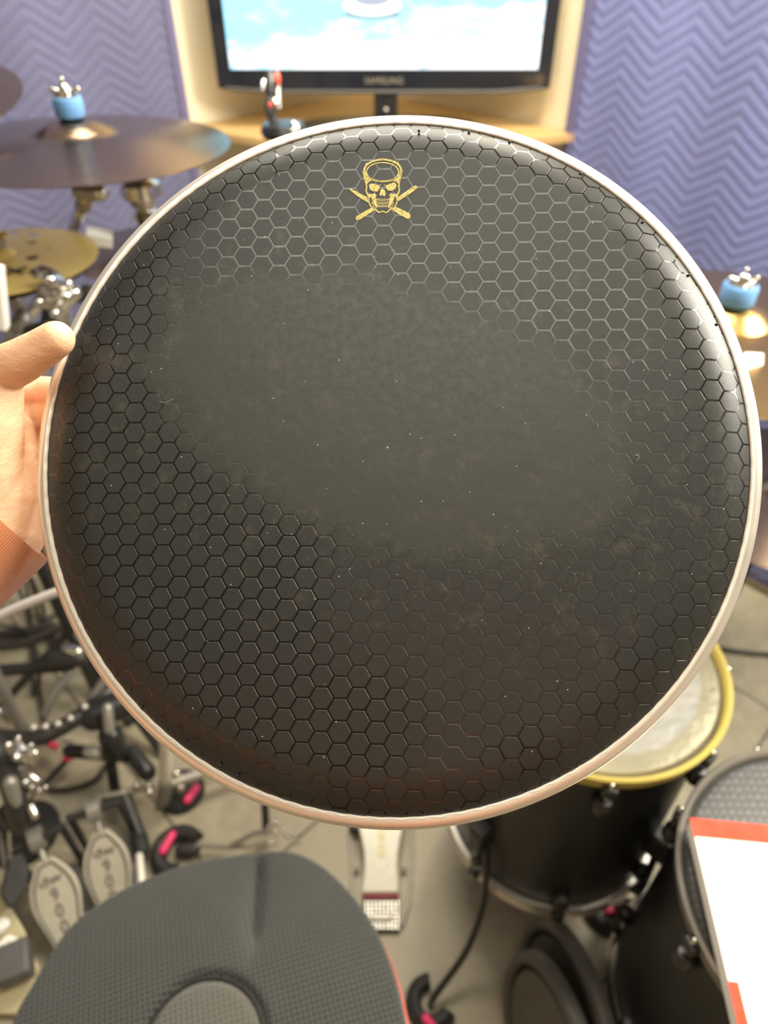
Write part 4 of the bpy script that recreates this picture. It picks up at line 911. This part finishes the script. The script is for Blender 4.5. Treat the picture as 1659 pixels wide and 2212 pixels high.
rp = (( (-10, 1395), (60, 1385), (150, 1345)), ((-10, 1370), (50, 1366), (110, 1350)))
for i, pts in enumerate(rp):
    o = MB().tube(smooth_path([F(x, y, .02) for x, y in pts], 6), .012, 8, round_caps=True).build('audio_cable', M['cable']); tag(o, 'thick dark cable lying across the floor below the brown sleeve, '+('nearer the pedals', 'nearer the wall')[i], 'cable', 'thick cables below the sleeve')
o = MB().tube(smooth_path([P(-30, 1345, .75), P(40, 1312, .75), P(125, 1279, .75), P(190, 1262, .75), P(260, 1250, .76)], 6), .0055, 10, round_caps=True).build('audio_cable', M['grey_cable']); tag(o, 'light grey cable crossing just below the brown sleeve', 'cable')
o = MB().tube(smooth_path([F(160, 1330, .012), F(100, 1620, .012), F(220, 1690, .012), F(280, 1640, .012)][0:0] or [F(235, 1645, .02), F(205, 1685, .012), F(150, 1705, .012), F(110, 1706, .012)], 6), .006, 8, round_caps=True).build('audio_cable', M['cable']); tag(o, 'dark cable curving on the floor above the lettered pedals', 'cable')
o = MB().tube(smooth_path([F(1500, 1392, .008), F(1560, 1402, .008), F(1620, 1411, .008), F(1720, 1418, .008)], 6), .0065, 8, round_caps=True).build('audio_cable', M['cable']); tag(o, 'black cable on the floor at the right edge beyond the silver tom', 'cable')

# ================================================================== DRUM THRONE
HT = .56
out = [(18, 2230), (75, 2112), (145, 2005), (220, 1945), (300, 1902), (400, 1865), (480, 1847), (555, 1834), (610, 1832), (655, 1843), (705, 1872), (760, 1925), (800, 1980), (835, 2045), (862, 2120), (882, 2215), (890, 2330), (860, 2470), (760, 2580), (600, 2640), (420, 2640), (240, 2590), (110, 2500), (40, 2380)]
cT = F(440, 2268, HT)
thr = thing('drum_throne', 'dark grey mesh covered drum seat with red piping in the foreground', 'drum stool', (cT.x, cT.y, 0))
ol = smooth_path([F(x, y, HT-.012)-Vector((cT.x, cT.y, 0)) for x, y in out], 14, closed=True); NO = len(ol)
crease = F(548, 1950, HT)-Vector((cT.x, cT.y, 0))
cdir = (F(548, 1840, HT)-F(540, 2050, HT)).normalized()
vs = []; fs = []; NR = 90
for i, p in enumerate(ol):
    for j in range(NR+1):
        s = j/NR
        if s < .86: k = s/.86*.965; z = HT+.020*(1-(k**2))-.006
        else:
            q = (s-.86)/.14*radians(150); k = .965+.035*sin(q) if q < pi/2 else 1.0-.01*(q-pi/2); z = HT-.006+.020*(1-.965**2)-.035*(1-cos(q))*.9
        x, y = p.x*k, p.y*k
        rr = sqrt(x*x+y*y)
        if rr < .072: z -= .010*math.exp(-((rr-.066)/.006)**2) - .006*max(0, 1-(rr/.066)**2)
        else: z -= .010*math.exp(-((rr-.066)/.006)**2)
        # the crease in the nose of the seat
        w = Vector((x, y, 0))-Vector((crease.x, crease.y, 0)); al = w.x*cdir.x+w.y*cdir.y; ac = w.x*cdir.y-w.y*cdir.x
        z -= .020*math.exp(-abs(ac/.010)**1.5)*math.exp(-((al-.006)/.058)**4)
        z -= .010*math.exp(-((ac-.0)/.04)**2)*math.exp(-((al-.02)/.06)**2)
        vs.append((x, y, z))
for i in range(NO):
    i2 = (i+1) % NO
    for j in range(NR): fs.append((i*(NR+1)+j, i2*(NR+1)+j, i2*(NR+1)+j+1, i*(NR+1)+j+1))
def mesh_fabric():
    t = NT('grey_mesh_fabric'); o = t.obj(); x, y, z = t.sep(o); k = 2*pi/.0058
    a = t.math('SINE', t.math('MULTIPLY', t.math('ADD', t.math('MULTIPLY', x, .95), t.math('MULTIPLY', y, .3)), k)); b = t.math('SINE', t.math('MULTIPLY', t.math('ADD', t.math('MULTIPLY', y, .95), t.math('MULTIPLY', x, -.3)), k*1.0))
    h = t.math('MAXIMUM', a, t.math('MULTIPLY', b, .85)); hole = t.step(h, -.35, .35); n = t.noise(30, 4)
    r = t.math('SQRT', t.math('ADD', t.math('MULTIPLY', x, x), t.math('MULTIPLY', y, y))); inner = t.step(r, .067, .063)
    c = t.mix(hole, (.010, .010, .011), t.mix(n, (.030, .032, .029), (.046, .048, .043))); c = t.mix(t.math('MULTIPLY', inner, .5), c, (.13, .12, .095))
    t.set(color=c, rough=.72, sheen=.25); t.bump(t.math('ADD', h, t.math('MULTIPLY', t.noise(400), .6)), .0009); return t.m
MB().add(vs, fs).build('seat_cushion', mesh_fabric(), thr, angle=80)
MB().tube([Vector((p.x*1.0, p.y*1.0, HT-.040)) for p in ol], .0022, 8, closed=True).build('red_piping', M['red'], thr)
MB().lathe([(.0625, .0), (.065, .0035), (.068, .0)], 72, Matrix.Translation((0, 0, HT+.0055))).build('seam_ring', simple('dark_seam', (.02, .02, .02), .7), thr)
poly = [(p.x*.93, p.y*.93) for p in ol]; MB().prism(poly, HT-.075, HT-.045).build('seat_base', M['black_plastic'], thr)
rod(thr, 'post', [Vector((cT.x, cT.y, HT-.06)), Vector((cT.x, cT.y, .14))], .016, M['chrome'])
for k in range(3):
    an = radians(90+120*k+30); ft = Vector((cT.x+.20*cos(an), cT.y+.20*sin(an), .014)); l = rod(thr, 'leg', [Vector((cT.x, cT.y, .30)), ft], .010, M['chrome']); MB().sphere(ft, .015).build('rubber_foot', M['rubber'], l, world=True)
